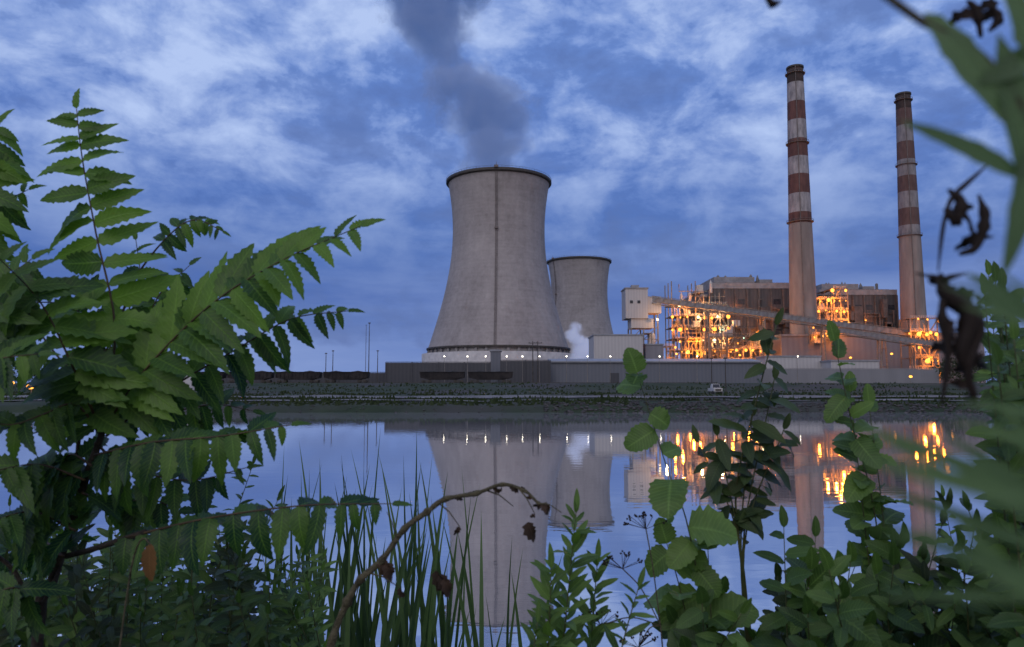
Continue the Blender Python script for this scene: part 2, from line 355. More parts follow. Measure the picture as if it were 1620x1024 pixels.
def steam(name,pts,d,dens,colr,label,nscale,edge=.55,pad=1.35,thr=0.0,step=1.0,fade0=1.0,emc=(0,0,0),namp=2.6):
    e=[(at(u,v,d),w_/2*d/F) for u,v,w_ in pts]
    z0=e[0][0].z; z1=e[-1][0].z
    m=bpy.data.materials.new(name); t=nt(m)
    g_=N(t,'ShaderNodeNewGeometry'); s=N(t,'ShaderNodeSeparateXYZ'); t.links.new(g_.outputs['Position'],s.inputs[0])
    zf=math_(t,'DIVIDE',math_(t,'SUBTRACT',s.outputs[2],z0),z1-z0,clamp=True)
    xmin=min(p.x for p,r in e); xmax=max(p.x for p,r in e)+.01; rmax=max(r for p,r in e)
    def curve(vals):
        n=t.nodes.new('ShaderNodeFloatCurve'); c=n.mapping.curves[0]
        c.points[0].location=(0,vals[0][1]); c.points[1].location=(1,vals[-1][1])
        for a,b_ in vals[1:-1]: c.points.new(a,b_)
        n.mapping.update(); t.links.new(zf,n.inputs['Value']); return n.outputs[0]
    cx=curve([((p.z-z0)/(z1-z0),(p.x-xmin)/(xmax-xmin)) for p,r in e])
    cr=curve([((p.z-z0)/(z1-z0),r/rmax) for p,r in e])
    cxw=math_(t,'MULTIPLY_ADD',cx,xmax-xmin,xmin); crw=math_(t,'MULTIPLY',cr,rmax)
    no=N(t,'ShaderNodeTexNoise',i_Scale=nscale,i_Detail=7.0,i_Roughness=.64,i_Distortion=.5); t.links.new(g_.outputs['Position'],no.inputs['Vector'])
    dx=math_(t,'DIVIDE',math_(t,'SUBTRACT',s.outputs[0],cxw),crw); dy=math_(t,'DIVIDE',math_(t,'SUBTRACT',s.outputs[1],d),crw)
    q=math_(t,'SQRT',math_(t,'ADD',math_(t,'MULTIPLY',dx,dx),math_(t,'MULTIPLY',dy,dy)))
    f=math_(t,'SUBTRACT',1.0,q); f=math_(t,'ADD',f,math_(t,'MULTIPLY_ADD',no.outputs[0],namp,-namp/2+thr))
    f=math_(t,'MULTIPLY',f,1/edge,clamp=True)
    lim=math_(t,'MULTIPLY',math_(t,'SUBTRACT',pad,q),3.0,clamp=True)
    f=math_(t,'MULTIPLY',f,lim)
    zfade=ramp(t,[(0,(fade0,)*3),(.3,(1,1,1)),(.9,(1,1,1)),(1,(0,0,0))],zf)
    f=math_(t,'MULTIPLY',math_(t,'MULTIPLY',f,zfade.outputs[0]),dens)
    pv=N(t,'ShaderNodeVolumePrincipled'); pv.inputs['Color'].default_value=c4(colr)
    pv.inputs['Emission Color'].default_value=c4(emc)  # steam gives off its own glow, standing in for light scattered inside it
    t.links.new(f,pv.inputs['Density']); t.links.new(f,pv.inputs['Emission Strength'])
    oo=N(t,'ShaderNodeOutputMaterial'); t.links.new(pv.outputs[0],oo.inputs['Volume'])
    m.cycles.volume_step_rate=step
    mb=MB(); n=20; vs=[]
    for p,r in e:
        for j in range(n):
            a=2*math.pi*j/n; vs.append((p.x+pad*r*math.cos(a),d+pad*r*math.sin(a),p.z))
    kk=len(e)
    fs=[(i*n+j,i*n+(j+1)%n,(i+1)*n+(j+1)%n,(i+1)*n+j) for i in range(kk-1) for j in range(n)]+[tuple(range(n-1,-1,-1)),tuple((kk-1)*n+j for j in range(n))]
    mb.add(vs,fs); o=mb.obj(name,m); tag(o,label,'steam')
    return o
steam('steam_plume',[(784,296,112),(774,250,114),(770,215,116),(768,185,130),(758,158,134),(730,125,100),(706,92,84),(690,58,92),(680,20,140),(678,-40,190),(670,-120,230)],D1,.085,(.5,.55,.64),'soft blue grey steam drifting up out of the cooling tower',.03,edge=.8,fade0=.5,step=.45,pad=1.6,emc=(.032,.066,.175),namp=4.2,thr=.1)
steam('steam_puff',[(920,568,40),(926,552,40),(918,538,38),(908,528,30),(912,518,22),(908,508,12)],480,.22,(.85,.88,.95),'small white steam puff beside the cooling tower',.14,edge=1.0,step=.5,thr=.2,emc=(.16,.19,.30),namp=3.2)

# ---------------- chimneys ----------------
mred=pmat('red_paint',(.065,.034,.034),(.13,.062,.056),.5,.8,stretch=(1,1,.3)); mwh=pmat('white_paint',(.15,.15,.17),(.32,.31,.335),.5,.8,stretch=(1,1,.3))
mblk=pmat('sooty_top',(.025,.022,.022),(.05,.034,.033),.3,.9); mcc=pmat('chimney_concrete',(.165,.145,.142),(.245,.215,.208),.25,.9,stretch=(1,1,.2))
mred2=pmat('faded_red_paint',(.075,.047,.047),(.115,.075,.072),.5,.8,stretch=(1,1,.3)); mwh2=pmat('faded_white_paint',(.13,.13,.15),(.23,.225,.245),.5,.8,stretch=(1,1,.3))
def chimney(ut,ub,vt,vb,wt,wb,d,edges,seq,label,rings,mats):
    x0=at(ub,vb,d).x; zt=Z(vt,d)
    e=top('chimney',(x0,d,4.5),label,'chimney','tall power plant chimneys')
    zb_=4.5; zref=Z(vb,d)
    def rad(z):
        f=(z-zref)/(zt-zref); return (wb/2+(wt/2-wb/2)*f)*d/F if f>=0 else (wb/2)*d/F*(1-f*.15)
    zs=[zt]+[Z(v,d) for v in edges]+[zb_]
    prof=[];ms=[]
    for i in range(len(zs)-1):
        K=max(1,int((zs[i]-zs[i+1])/6))
        for j in range(K):
            z=zs[i]+(zs[i+1]-zs[i])*j/K; prof.append((rad(z),z)); ms.append(seq[i])
    prof.append((rad(zb_),zb_))
    prof=[(prof[0][0]-.8,zt-3)]+[(prof[0][0]-.8,zt)]+prof; ms=[0,0]+ms
    mb=MB(); mb.lathe((x0,d),prof,40,ms=ms); mb.obj('shaft',mats,e,True)
    for v in rings:
        mb=MB(); z=Z(v,d); r=rad(z); mb.lathe((x0,d),[(r,z-.3),(r+1.0,z-.15),(r+1.0,z+.08),(r,z+.08)],32)
        mb.lathe((x0,d),[(r+.9,z+1.1),(r+1.0,z+1.1),(r+1.0,z+1.22),(r+.9,z+1.22),(r+.9,z+1.1)],32)
        for j in range(16):
            a=2*math.pi*j/16; mb.beam((x0+(r+.95)*math.cos(a),d+(r+.95)*math.sin(a),z),(x0+(r+.95)*math.cos(a),d+(r+.95)*math.sin(a),z+1.15),.1)
        mb.obj('gallery',mladder,e)
    mb=MB(); a=-1.9; K=30
    pr=[V((x0+(rad(z)+.3)*math.cos(a),d+(rad(z)+.3)*math.sin(a),z)) for z in [zb_+(zt-zb_)*i/K for i in range(K+1)]]
    for p,q in zip(pr,pr[1:]): mb.beam(p,q,.4,.3)
    mb.obj('ladder',mladder,e)
    mb=MB(); mb.lathe((x0,d),[(rad(zt)-.8,zt-.2),(rad(zt)+.45,zt-.2),(rad(zt)+.45,zt+.8),(rad(zt)-.8,zt+.8),(rad(zt)-.8,zt-.2)],32); mb.obj('cap',mdk,e)
    return e
chimney(1259,1272,109,530,25,43,420,[133,163,192,222,250,278,308,338,355],[0,1,2,1,2,1,2,1,2,3],'tall tapering chimney with faded red and white bands',[118,228,352],[mblk,mwh,mred,mcc])
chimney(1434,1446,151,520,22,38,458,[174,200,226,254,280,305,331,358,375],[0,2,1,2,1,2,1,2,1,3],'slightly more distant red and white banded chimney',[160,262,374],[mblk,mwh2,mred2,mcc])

# ---------------- power plant ----------------
G=4.5
mbrown=ribmat('brown_siding',(.048,.045,.05),(.068,.063,.07),2.2,0,st=.6,stain=(.12,.112,.12))
mgrey=ribmat('grey_siding',(.095,.11,.145),(.11,.125,.16),1.2,0,st=.35,stain=(.085,.09,.11))
mwhite=ribmat('white_siding',(.36,.36,.39),(.41,.41,.43),1.5,0,st=.3,stain=(.26,.25,.26))
mbeige=ribmat('beige_siding',(.17,.17,.205),(.19,.19,.225),3,0,st=.4,stain=(.125,.125,.15))
mband=pmat('roof_band',(.19,.19,.21),(.28,.28,.305),.3,.85)
mwin=pmat('window_glass',(.02,.025,.035),(.05,.05,.06),.5,.15)
mor=emat('sodium_lamp',(1,.34,.05),3.8); mwl=emat('white_lamp',(1,.74,.4),4); mgl=emat('cool_lamp',(.7,1,.75),2.5)
OR=(1,.24,.02); WH=(1,.5,.18)
mrust=pmat('aged_steel',(.065,.06,.062),(.13,.118,.118),.3,.85)
mfence=ribmat('dark_wall',(.035,.04,.055),(.045,.05,.065),1.2,0,st=.4,stain=(.035,.037,.045))
mfence2=ribmat('precast_wall',(.17,.18,.21),(.185,.195,.225),6,0,st=.35,stain=(.13,.135,.16))
mroof=pmat('metal_roof',(.18,.195,.23),(.26,.275,.32),.3,.5)
def boiler(x0,x1,y0,y1,zt,label):
    e=top('boiler_house',((x0+x1)/2,(y0+y1)/2,G),label,'industrial building')
    mb=MB(); mb.bx(x0,x1,y0,y1,G,zt-5)
    mb.bx(x0+2,x1-3,y0+3,y1,zt-5,zt-2); mb.bx(x0-9,x0-.45,y0+6,y1-4,G,zt-10)
    mb.obj('wall',mbrown,e)
    mb=MB(); mb.bx(x0-.4,x1+.4,y0-.4,y0+1,zt-6,zt-2.6); mb.bx(x0-.4,x0+1,y0+1,y1,zt-6,zt-2.6); mb.bx(x1-1,x1+.4,y0+1,y1,zt-6,zt-2.6)
    mb.bx(x0+3,x0+(x1-x0)*.55,y0+4,y1-4,zt-2,zt+1.6); mb.bx(x0+(x1-x0)*.62,x0+(x1-x0)*.78,y0+6,y1-8,zt-2,zt+.4); mb.bx(x0-9.3,x0-.45,y0+5.7,y1-4,zt-10,zt-8.6)
    mb.obj('parapet',mband,e)
    mb=MB(); n=7
    for i in range(n+1):
        x=x0+(x1-x0)*i/n; mb.bx(x-.5,x+.5,y0-.9,y0-.02,G,zt-6.1)
    for z in(zt-18,zt-30,zt-44): mb.bx(x0,x1,y0-.7,y0-.03,z-.5,z+.5)
    mb.obj('wall_frame',mrust,e)
    for z in(zt-14,zt-25,zt-38,zt-52):
        for i in range(n):
            if R.random()<.6:
                mb=MB(); xa=x0+(x1-x0)*(i+.2)/n; mb.bx(xa,xa+(x1-x0)*.6/n,y0-.12,y0-.01,z-1.6,z+1.6); mb.obj('window',mwin,e)
    for i in range(6):
        mb=MB(); x=R.uniform(x0+3,x1-3); mb.lathe((x,y0+R.uniform(4,15)),[(.9,zt-3),(.9,zt+R.uniform(1,3)),(0.01,zt+3.6)],10); mb.obj('roof_vent',msteel,e)
    for i in range(12):
        mb=MB(); x=R.uniform(x0+2,x1-6); z=R.uniform(G+10,zt-20); mb.bx(x,x+R.uniform(2,6),y0-5,y0-.9,z,z+R.uniform(3,12)); mb.obj('duct',mrust,e)
    mb=MB()
    for i in range(18):
        x=R.uniform(x0,x1); zz=R.uniform(zt-45,zt-12); mb.tube([(x,y0-2,G),(x,y0-2,zz),(x+R.uniform(-9,9),y0-2,zz+.5)],R.uniform(.25,.7),8)
    mb.obj('pipework',mrust,e)
    for i in range(9):
        p=V((R.uniform(x0+2,x1-2),y0-2.6,R.uniform(G+22,zt-14))); mb=MB(); mb.ball(p,.4,0,1,8,6); mb.beam(p,p+V((0,1.6,.4)),.15); mb.obj('lamp',mor,e)
        if i%2==0: point(p+V((0,-1,0)),OR,1300,e,.5)
    return e
boiler(X(1128,440),X(1262,440),440,485,Z(441,440),'dark brown boiler house with pale roof parapet and ducts')
boiler(X(1302,470),X(1424,470),470,515,Z(452,470),'second brown boiler house with pale roof band')
e=top('turbine_hall',(X(1365,400),415,G),'long low beige turbine hall beside the chimneys','industrial building')
x0,x1=X(1238,400),X(1488,400); zt=Z(532,400)
mb=MB(); mb.bx(x0,x1,400,436,G,zt); mb.obj('wall',mbeige,e)
mb=MB(); mb.bx(x0-.5,x1+.5,399.4,436.5,zt,zt+1.0); mb.bx(x0+20,x0+30,404,414,zt+1.0,zt+4.5); mb.bx(x0+50,x0+56,404,414,zt+1.0,zt+4); mb.obj('roof',mband,e)
def frame(name,x0,x1,y0,y1,z0,z1,nx,ny,nz,label,cut=0,mat=msteel,w_=.5,lights=0,seed=1,equip=6,pw=1.0,orr=.8,every=2):
    rr=random.Random(seed)
    e=top(name,((x0+x1)/2,(y0+y1)/2,z0),label,'steel structure')
    mb=MB(); fl=MB(); rl=MB()
    gx=[x0+(x1-x0)*i/nx for i in range(nx+1)]; gy=[y0+(y1-y0)*i/ny for i in range(ny+1)]; gzz=[z0+(z1-z0)*i/nz for i in range(nz+1)]
    hmax={}
    for i in range(nx+1):
        hmax[i]=nz-(rr.randint(0,cut) if cut else 0)
    for i,x in enumerate(gx):
        for y in gy: mb.beam((x,y,z0),(x,y,gzz[hmax[i]]),w_)
    nodes=[]
    for i in range(nx):
        hm=min(hmax[i],hmax[i+1])
        for k_ in range(1,hm+1):
            z=gzz[k_]
            for y in gy: mb.beam((gx[i],y,z),(gx[i+1],y,z),w_*.7)
            for x in (gx[i],gx[i+1]): mb.beam((x,y0,z),(x,y1,z),w_*.6)
            if rr.random()<.7: fl.bx(gx[i]+.3,gx[i+1]-.3,y0+.3,y1-.3,z-.1,z+.12)
            for hgt in(.6,1.2): rl.beam((gx[i],y0-.3,z+hgt),(gx[i+1],y0-.3,z+hgt),.1)
            for q in range(4): 
                xx=gx[i]+(gx[i+1]-gx[i])*q/4; rl.beam((xx,y0-.3,z),(xx,y0-.3,z+1.2),.1)
            if rr.random()<.55:
                a,b_=(gx[i],gx[i+1]) if rr.random()<.5 else (gx[i+1],gx[i]); mb.beam((a,y0,gzz[k_-1]),(b_,y0,z),w_*.45)
            if rr.random()<.35: mb.beam((gx[i],y0-1.5,gzz[k_-1]),(gx[i+1],y0-1.5,z),.9,.25)
            for q in(-2,2): nodes.append(V(((gx[i]+gx[i+1])/2+q+rr.uniform(-1.5,1.5),y0-.9,z-1.2+rr.uniform(-.6,.6))))
    mb.obj('steel_frame',mat,e); fl.obj('floor',msteel,e); rl.obj('railing',mpale,e)
    for i in range(equip):
        eq=MB()
        x=rr.uniform(x0+1,x1-5); z=rr.choice(gzz[:-1]); y=rr.uniform(y0+2,y1-4)
        if rr.random()<.5: eq.bx(x,x+rr.uniform(2,6),y,y+3,z+.2,z+rr.uniform(2,6))
        else: r=rr.uniform(.7,2); eq.lathe((x+r,y+r),[(.01,z+.2),(r,z+.3),(r,z+6),(r*.3,z+7.5),(.01,z+7.5)],14)
        eq.obj('process_vessel',mpale,e,False)
    eq=MB()
    for i in range(int(equip*1.6)):
        x=rr.uniform(x0,x1); y=y0-rr.uniform(.2,1.6); z=rr.uniform(z0,z1-5); x2=rr.uniform(x0,x1); eq.tube([(x,y,z0),(x,y,z),(x2,y,z),(x2,y,z+4)],rr.uniform(.15,.4),6)
    if equip: eq.obj('pipework',msteel,e,False)
    rr.shuffle(nodes)
    for j,p in enumerate(nodes[:lights]):
        kind=rr.random(); mm,cc=(mor,OR) if kind<orr else ((mwl,WH) if kind<orr+(1-orr)*.7 else (mgl,(.7,1,.6)))
        lb=MB(); r=rr.choice([.3,.4,.55,.8,1.1]); lb.ball(p,r,0,1,8,6); lb.beam(p+V((0,.6,r)),p+V((0,-.2,r)),.2); lb.obj('lamp',mm,e)
        if j%every==0: point(p+V((0,-1.6,-.3)),cc,rr.uniform(1500,6500)*pw,e,.6)
    return e
frame('process_structure',X(1062,425),X(1150,425),420,438,G,Z(447,425),7,2,9,'lit open steel boiler structure with platforms and pipes',cut=2,lights=56,seed=3,equip=16,orr=.78,pw=1.0)
frame('process_structure',X(1120,405),X(1212,405),400,414,G,Z(496,405),7,1,6,'lit pipe and platform structure in front of boiler house',cut=2,lights=26,seed=5,equip=14,orr=.88,pw=.65)
frame('process_structure',X(1290,440),X(1346,440),440,466,G,Z(456,440),5,2,9,'brightly lit orange stair structure beside the chimney',cut=1,lights=46,seed=8,equip=8,pw=1.15,orr=.95,every=2)
frame('process_structure',X(1434,372),X(1476,372),366,376,G,Z(505,372),3,1,5,'small orange lit platform tower near the far chimney',cut=0,lights=20,seed=11,equip=5,pw=.75,orr=1)
frame('process_structure',X(1018,395),X(1066,395),392,402,G,Z(528,395),4,1,4,'low steel platform with pale tanks and floodlights',cut=1,lights=11,seed=14,equip=9,orr=.6,pw=.6)
frame('process_structure',X(1276,405),X(1312,405),396,399,Z(545,405),Z(518,405),2,1,2,'small orange lit roof platform by the chimney base',cut=0,lights=8,seed=21,equip=3,orr=1,pw=.9)
e=top('transfer_house',(X(1016,400),400,G),'pale conveyor transfer house on tall steel legs','industrial building')
x0,x1=X(989,400),X(1046,400); za,zb=Z(505,400),Z(459,400)
mb=MB(); xm=x0+(x1-x0)*.62
mb.bx(x0,xm,395,409,za,zb); mb.bx(xm,x1,396.3,407.7,za+3,zb-4); mb.bx(x0+3,xm+3,396,408,Z(520,400),za); mb.obj('wall',mwhite,e)
mb=MB(); mb.bx(x0-.4,xm+.4,394.6,409.4,zb,zb+.7); mb.add([(xm+.42,396,zb-3.9),(x1+.5,396,zb-6.5),(x1+.5,408,zb-6.5),(xm+.42,408,zb-3.9)],[(0,1,2,3)]); mb.bx(x0+4,x0+8,399,403,zb+.7,zb+2.6); mb.obj('roof',mband,e)
mb=MB(); zs0=Z(520,400)
for x in(x0+3,(x0+x1)/2,x1-2):
    for y in(396.5,406): mb.beam((x,y,G),(x,y,zs0 if x<xm+3 else za+3),.7)
for z in range(8,int(zs0)-2,7):
    mb.beam((x0+3,396.5,z),(x1-2,396.5,z),.4); mb.beam((x0+3,396.5,z),((x0+x1)/2,396.5,z+7),.35); mb.beam(((x0+x1)/2,396.5,z),(x1-2,396.5,z+7),.35)
mb.obj('support_frame',msteel,e)
for xa in(x0+2.4,x0+6.4): mb=MB(); mb.bx(xa,xa+1.6,394.85,394.98,za+8,za+9.6); mb.obj('window',mwin,e)
mb=MB(); p=V((x1-3,392,za-1)); mb.ball(p,.6); mb.beam(p,p+V((0,3,1)),.2); mb.obj('lamp',mwl,e); point(p+V((3,-3,0)),WH,4000,e)
mpale2=ribmat('gallery_siding',(.16,.16,.185),(.2,.2,.22),2,0,st=.4)
def conveyor(p0,p1,w_,label,gap=26):
    e=top('conveyor_gallery',(p0+p1)/2*1,label,'conveyor'); 
    T=(p1-p0); L=T.length; 
    mb=MB(); mb.beam(p0,p1,w_,w_*.8); mb.obj('gallery',mpale2,e)
    mb=MB(); up=V((0,0,w_*.9)); n=int(L/4)
    for s_ in(-1,1):
        o_=V((0,s_*(w_*.62),0)); mb.beam(p0+o_-up*.8,p1+o_-up*.8,.35); mb.beam(p0+o_+up*.6,p1+o_+up*.6,.3)
        for i in range(n):
            a=p0+T*(i/n)+o_; b_=p0+T*((i+1)/n)+o_; mb.beam(a-up*.8,b_+up*.6,.2)
    mb.obj('truss',msteel,e)
    n=int(L/gap)
    for i in range(1,n):
        q=p0+T*(i/n)
        if q.z<G+4: continue
        mb=MB()
        for s_ in(-1,1):
            mb.beam(q+V((0,s_*w_*.5,-w_*.8)),V((q.x,q.y+s_*w_*1.1,G)),.6)
        for k_ in(.33,.66):
            zz=G+(q.z-G)*k_; mb.beam((q.x,q.y-w_,zz),(q.x,q.y+w_,zz),.3)
        mb.beam((q.x-3,q.y,G),q+V((0,0,-w_)),.35)
        mb.obj('trestle',msteel,e)
    return e
conveyor(at(1030,474,398),at(1496,536,370),3.2,'long inclined coal conveyor gallery on steel trestles')
conveyor(at(1290,518,385),at(1500,548,350),2.4,'shorter lower conveyor gallery with truss sides')
def hall(name,u0,u1,vt,d,dep,mat,label,rise=0,winv=None,cat='industrial building'):
    x0,x1=X(u0,d),X(u1,d); zt=Z(vt,d); e=top(name,((x0+x1)/2,d+dep/2,G),label,cat)
    mb=MB(); mb.bx(x0,x1,d,d+dep,G,zt); mb.obj('wall',mat,e)
    mb=MB()
    if rise:
        yo,ym=d-.5,d+dep/2
        mb.add([(x0-.5,yo,zt+.01),(x1+.5,yo,zt+.01),(x1+.5,ym,zt+rise),(x0-.5,ym,zt+rise),(x1+.5,d+dep+.5,zt+.01),(x0-.5,d+dep+.5,zt+.01)],[(0,1,2,3),(3,2,4,5),(0,3,5),(1,4,2)])
        mb.bx(x0-.5,x1+.5,yo-.15,yo,zt-.35,zt+.1)
    else: mb.bx(x0-.3,x1+.3,d-.3,d+dep+.3,zt,zt+.6)
    mb.obj('roof',mroof,e)
    n=max(2,int((x1-x0)/12))
    for i in range(n):
        xa=x0+(x1-x0)*(i+.4)/n
        if i%4==1: mb=MB(); mb.bx(xa,xa+3,d-.08,d-.01,G,G+3.4); mb.obj('door',mfence,e)
    return e
hall('storage_shed',872,1204,572,242,22,mgrey,'long low grey metal storage shed behind the shore',rise=1.3)
hall('equipment_building',940,1018,531,330,22,mwhite,'plain pale boxy building beside the transfer house')
hall('equipment_building',1022,1050,546,335,14,mbeige,'small beige cube building near the steel structure')
hall('equipment_building',1480,1560,528,385,30,mbeige,'beige box building beyond the chimneys')
hall('equipment_building',1212,1300,565,300,12,mwhite,'low white service building by the plant')
hall('equipment_building',1316,1392,572,290,10,mwhite,'second low pale service building by the plant')
def wall(u0,u1,vt,d,mat,label,posts=True):
    x0,x1=X(u0,d),X(u1,d); zt=Z(vt,d); e=top('boundary_wall',((x0+x1)/2,d,G),label,'wall')
    mb=MB(); mb.bx(x0,x1,d,d+.5,G-.2,zt); mb.obj('panel',mat,e)
    mb=MB(); n=int((x1-x0)/8)
    if posts:
        for i in range(n+1): xa=x0+(x1-x0)*i/n; mb.bx(xa-.15,xa+.15,d-.2,d-.01,G-.2,zt+.12)
    mb.bx(x0,x1,d-.12,d+.62,zt+.13,zt+.3)
    mb.obj('coping',mat if posts else mband,e); return e
wall(610,776,574,238,mfence,'dark ribbed boundary wall with steel posts')
wall(792,871,571,238,mfence,'dark boundary wall section next to the shed')
wall(1206,1486,584,255,mfence2,'pale precast boundary wall below the turbine hall',False)
wall(150,612,590,244,mfence,'low dark boundary wall behind the coal train')
hall('gatehouse',776,792,556,250,6,mgrey,'narrow grey tower hut between wall sections')

mcar=pmat('dark_hopper',(.014,.014,.018),(.035,.032,.035),.5,.85); mcoal=pmat('coal',(.008,.008,.008),(.03,.03,.03),2,.7,bump=.5)
def hopper(x,y):
    e=top('coal_hopper_car',(x,y,G),'dark rusty coal hopper car standing on the track','rail car','coal train cars')
    mb=MB(); L=13.2
    zt=3.1
    mb.add([(x-L/2,y-1.4,G+zt),(x+L/2,y-1.4,G+zt),(x+L/2-.2,y-1.4,G+1.5),(x+L/2-2.6,y-1.2,G+.9),(x-L/2+2.6,y-1.2,G+.9),(x-L/2+.2,y-1.4,G+1.5),
            (x-L/2,y+1.4,G+zt),(x+L/2,y+1.4,G+zt),(x+L/2-.2,y+1.4,G+1.5),(x+L/2-2.6,y+1.2,G+.9),(x-L/2+2.6,y+1.2,G+.9),(x-L/2+.2,y+1.4,G+1.5)],
           [(5,4,3,2,1,0),(6,7,8,9,10,11),(0,1,7,6),(1,2,8,7),(2,3,9,8),(3,4,10,9),(4,5,11,10),(5,0,6,11)])
    for i in range(12): xa=x-L/2+.4+i*(L-.8)/11; mb.bx(xa-.08,xa+.08,y-1.56,y-1.41,G+1.5,G+zt)
    mb.bx(x-L/2-.05,x+L/2+.05,y-1.6,y-1.42,G+zt-.05,G+zt+.14)
    mb.obj('hopper_body',mcar,e)
    for sx_ in(-1,1):
        mb=MB()
        for q in(-.9,.9):
            cx=x+sx_*(L/2-1.9)+q
            for yy in(y-.95,y+.75): 
                mb.tube([(cx,yy,G+.45),(cx,yy+.2,G+.45)],.45,14)
            mb.tube([(cx,y-.9,G+.45),(cx,y+.9,G+.45)],.1,6)
        mb.bx(x+sx_*(L/2-1.9)-1.4,x+sx_*(L/2-1.9)+1.4,y-1.15,y-.9,G+.35,G+.7)
        mb.obj('bogie',mdk,e)
    mb=MB(); K=8; vs=[]
    for i in range(K+1):
        for j in range(4):
            vs.append((x-L/2+.2+(L-.4)*i/K,y-1.25+2.5*j/3,G+zt-.2+(.55*math.sin(math.pi*i/K*2)**2+.2*R.random())*(1 if 0<j<3 else .3)))
    mb.add(vs,[(i*4+j,(i+1)*4+j,(i+1)*4+j+1,i*4+j+1) for i in range(K) for j in range(3)]); mb.obj('coal_load',mcoal,e)
    return e
h0=hopper(X(245,218),218)
for i in range(1,8):
    if i==5: continue
    dup(h0,(h0.location.x+i*14.1,218,G))
mb=MB()
for yy in(217.2,218.8): mb.bx(-140,60,yy,yy+.08,G-.02,G+.12)
o=mb.obj('railway_track',mdk); o['kind']='structure'

lampO=top('street_lamp',(0,0,G),'slim steel lamp post with bright lit head','lamp post','lamp posts by the plant wall')
mb=MB(); mb.tube([(0,0,G),(0,0,G+8.4)],[.1,.06],8); mb.beam((0,0,G+8.4),(0,-.8,G+8.6),.08); mb.obj('pole',msteel,lampO)
mb=MB(); mb.ball((0,-.8,G+8.5),.2,0,.7); mb.obj('lamp_head',emat('lamp_glass',(1,.9,.72),14),lampO)
first=True
for u in(707,742,770,802,826,852,893,925,960,1035,1092,1246):
    x=X(u,245); loc=(x,236+R.uniform(-.5,.5),G)
    if first: lampO.location=loc; lampO['org']=loc; first=False
    else: dup(lampO,loc)
lo=top('street_lamp',(0,0,2),'lamp post with orange sodium light on the shore','lamp post','orange shore lamps')
mb=MB(); mb.tube([(0,0,2),(0,0,5.2)],[.1,.06],8); mb.obj('pole',msteel,lo)
mb=MB(); mb.ball((0,-.3,5.2),.5,0,.7,12,8); mb.beam((0,0,5.2),(0,-.3,5.3),.08); mb.obj('lamp_head',emat('shore_lamp_glass',(1,.36,.05),4),lo)
p=at(50,612,110); lo.location=(p.x,110,p.z-3.2)
for u,v,d in((392,620,190),(20,606,150),(1500,560,330),(1410,560,300),(1345,566,300),(1070,560,300),(1170,562,300),(1440,596,240)):
    p=at(u,v,d); q=dup(lo,(p.x,d,p.z-3.2))
def pole(u,vt,d,label,arms=0,r=.12):
    x=X(u,d); z0=gz(x,d)-.1; zt=Z(vt,d); e=top('utility_pole',(x,d,z0),label,'pole')
    mb=MB(); mb.tube([(x,d,z0),(x,d,zt)],[r*1.4,r*.8],8); mb.obj('pole',mdk,e)
    mb=MB()
    if arms:
        for k_ in range(arms): mb.beam((x-1.3,d-.15,zt-.6-k_*1.1),(x+1.3,d-.15,zt-.6-k_*1.1),.14)
        for s_ in(-1.1,0,1.1): mb.ball((x+s_,d-.15,zt-.4),.12)
    else: mb.box((x,d,zt+.15),(.7,.3,.3))
    mb.obj('crossarm' if arms else 'fitting',mdk,e)
pole(583,512,230,'tall thin steel mast by the wall'); pole(597,556,236,'thin lamp mast beside the wall'); pole(515,560,240,'thin dark pole behind the train'); pole(526,556,240,'thin dark pole behind the train'); pole(578,515,400,'distant thin mast beyond the wall')
pole(843,540,231,'dark utility pole with crossarms',2,.16); pole(851,540,232,'dark utility pole with crossarms',1,.14)
pole(1126,568,160,'plain wooden post on the bank',0,.1); pole(1148,568,160,'plain wooden post on the bank',0,.1)
mtw=pmat('truck_white',(.4,.4,.42),(.52,.52,.53),2,.4)
x=X(1136,156); y=156; z=gz(x,y)+.05
e=top('pickup_truck',(x,y,z),'small white pickup truck parked on the shore track','truck')
mb=MB(); mb.bx(x-.9,x+.9,y,y+5,z+.5,z+1.2); mb.add([(x-.82,y+1.3,z+1.21),(x+.82,y+1.3,z+1.21),(x+.7,y+1.9,z+2.1),(x-.7,y+1.9,z+2.1),(x-.82,y+3.4,z+1.21),(x+.82,y+3.4,z+1.21),(x+.7,y+3.1,z+2.1),(x-.7,y+3.1,z+2.1)],[(3,2,6,7),(0,3,7,4),(1,5,6,2),(4,7,6,5),(0,1,2,3)]); mb.obj('body',mtw,e)
mb=MB(); mb.add([(x-.76,y+1.33,z+1.27),(x+.76,y+1.33,z+1.27),(x+.64,y+1.84,z+2.03),(x-.64,y+1.84,z+2.03)],[(0,1,2,3)]); mb.obj('windscreen',mwin,e)
mb=MB(); mb.bx(x-.6,x+.6,y-.04,y-.005,z+.6,z+1.0); mb.obj('grille',mdk,e)
for sx_ in(-.85,.85):
    mb=MB(); mb.bx(x+sx_-.14*(1 if sx_>0 else -1)-.1,x+sx_-.14*(1 if sx_>0 else -1)+.1,y-.05,y-.01,z+.8,z+1.0); mb.obj('headlight',mpale,e)
    for yy in(.9,4): mb=MB(); mb.tube([(x+sx_-.1,y+yy,z+.35),(x+sx_+.1,y+yy,z+.35)],.36,14); mb.obj('wheel',mdk,e)
x=X(296,160); z=gz(x,160)-.1; e=top('storage_tank',(x,160,z),'small white cylindrical tank with domed top','tank')
mb=MB(); mb.lathe((x,160),[(2.4,z),(2.4,z+3.6),(1.7,z+4.3),(.6,z+4.7),(.01,z+4.75)],28); mb.obj('shell',mpale,e,True)
mb=MB(); mb.beam((x-.5,157.5,z),(x-.5,157.5,z+4),.1); mb.beam((x+.1,157.5,z),(x+.1,157.5,z+4),.1)
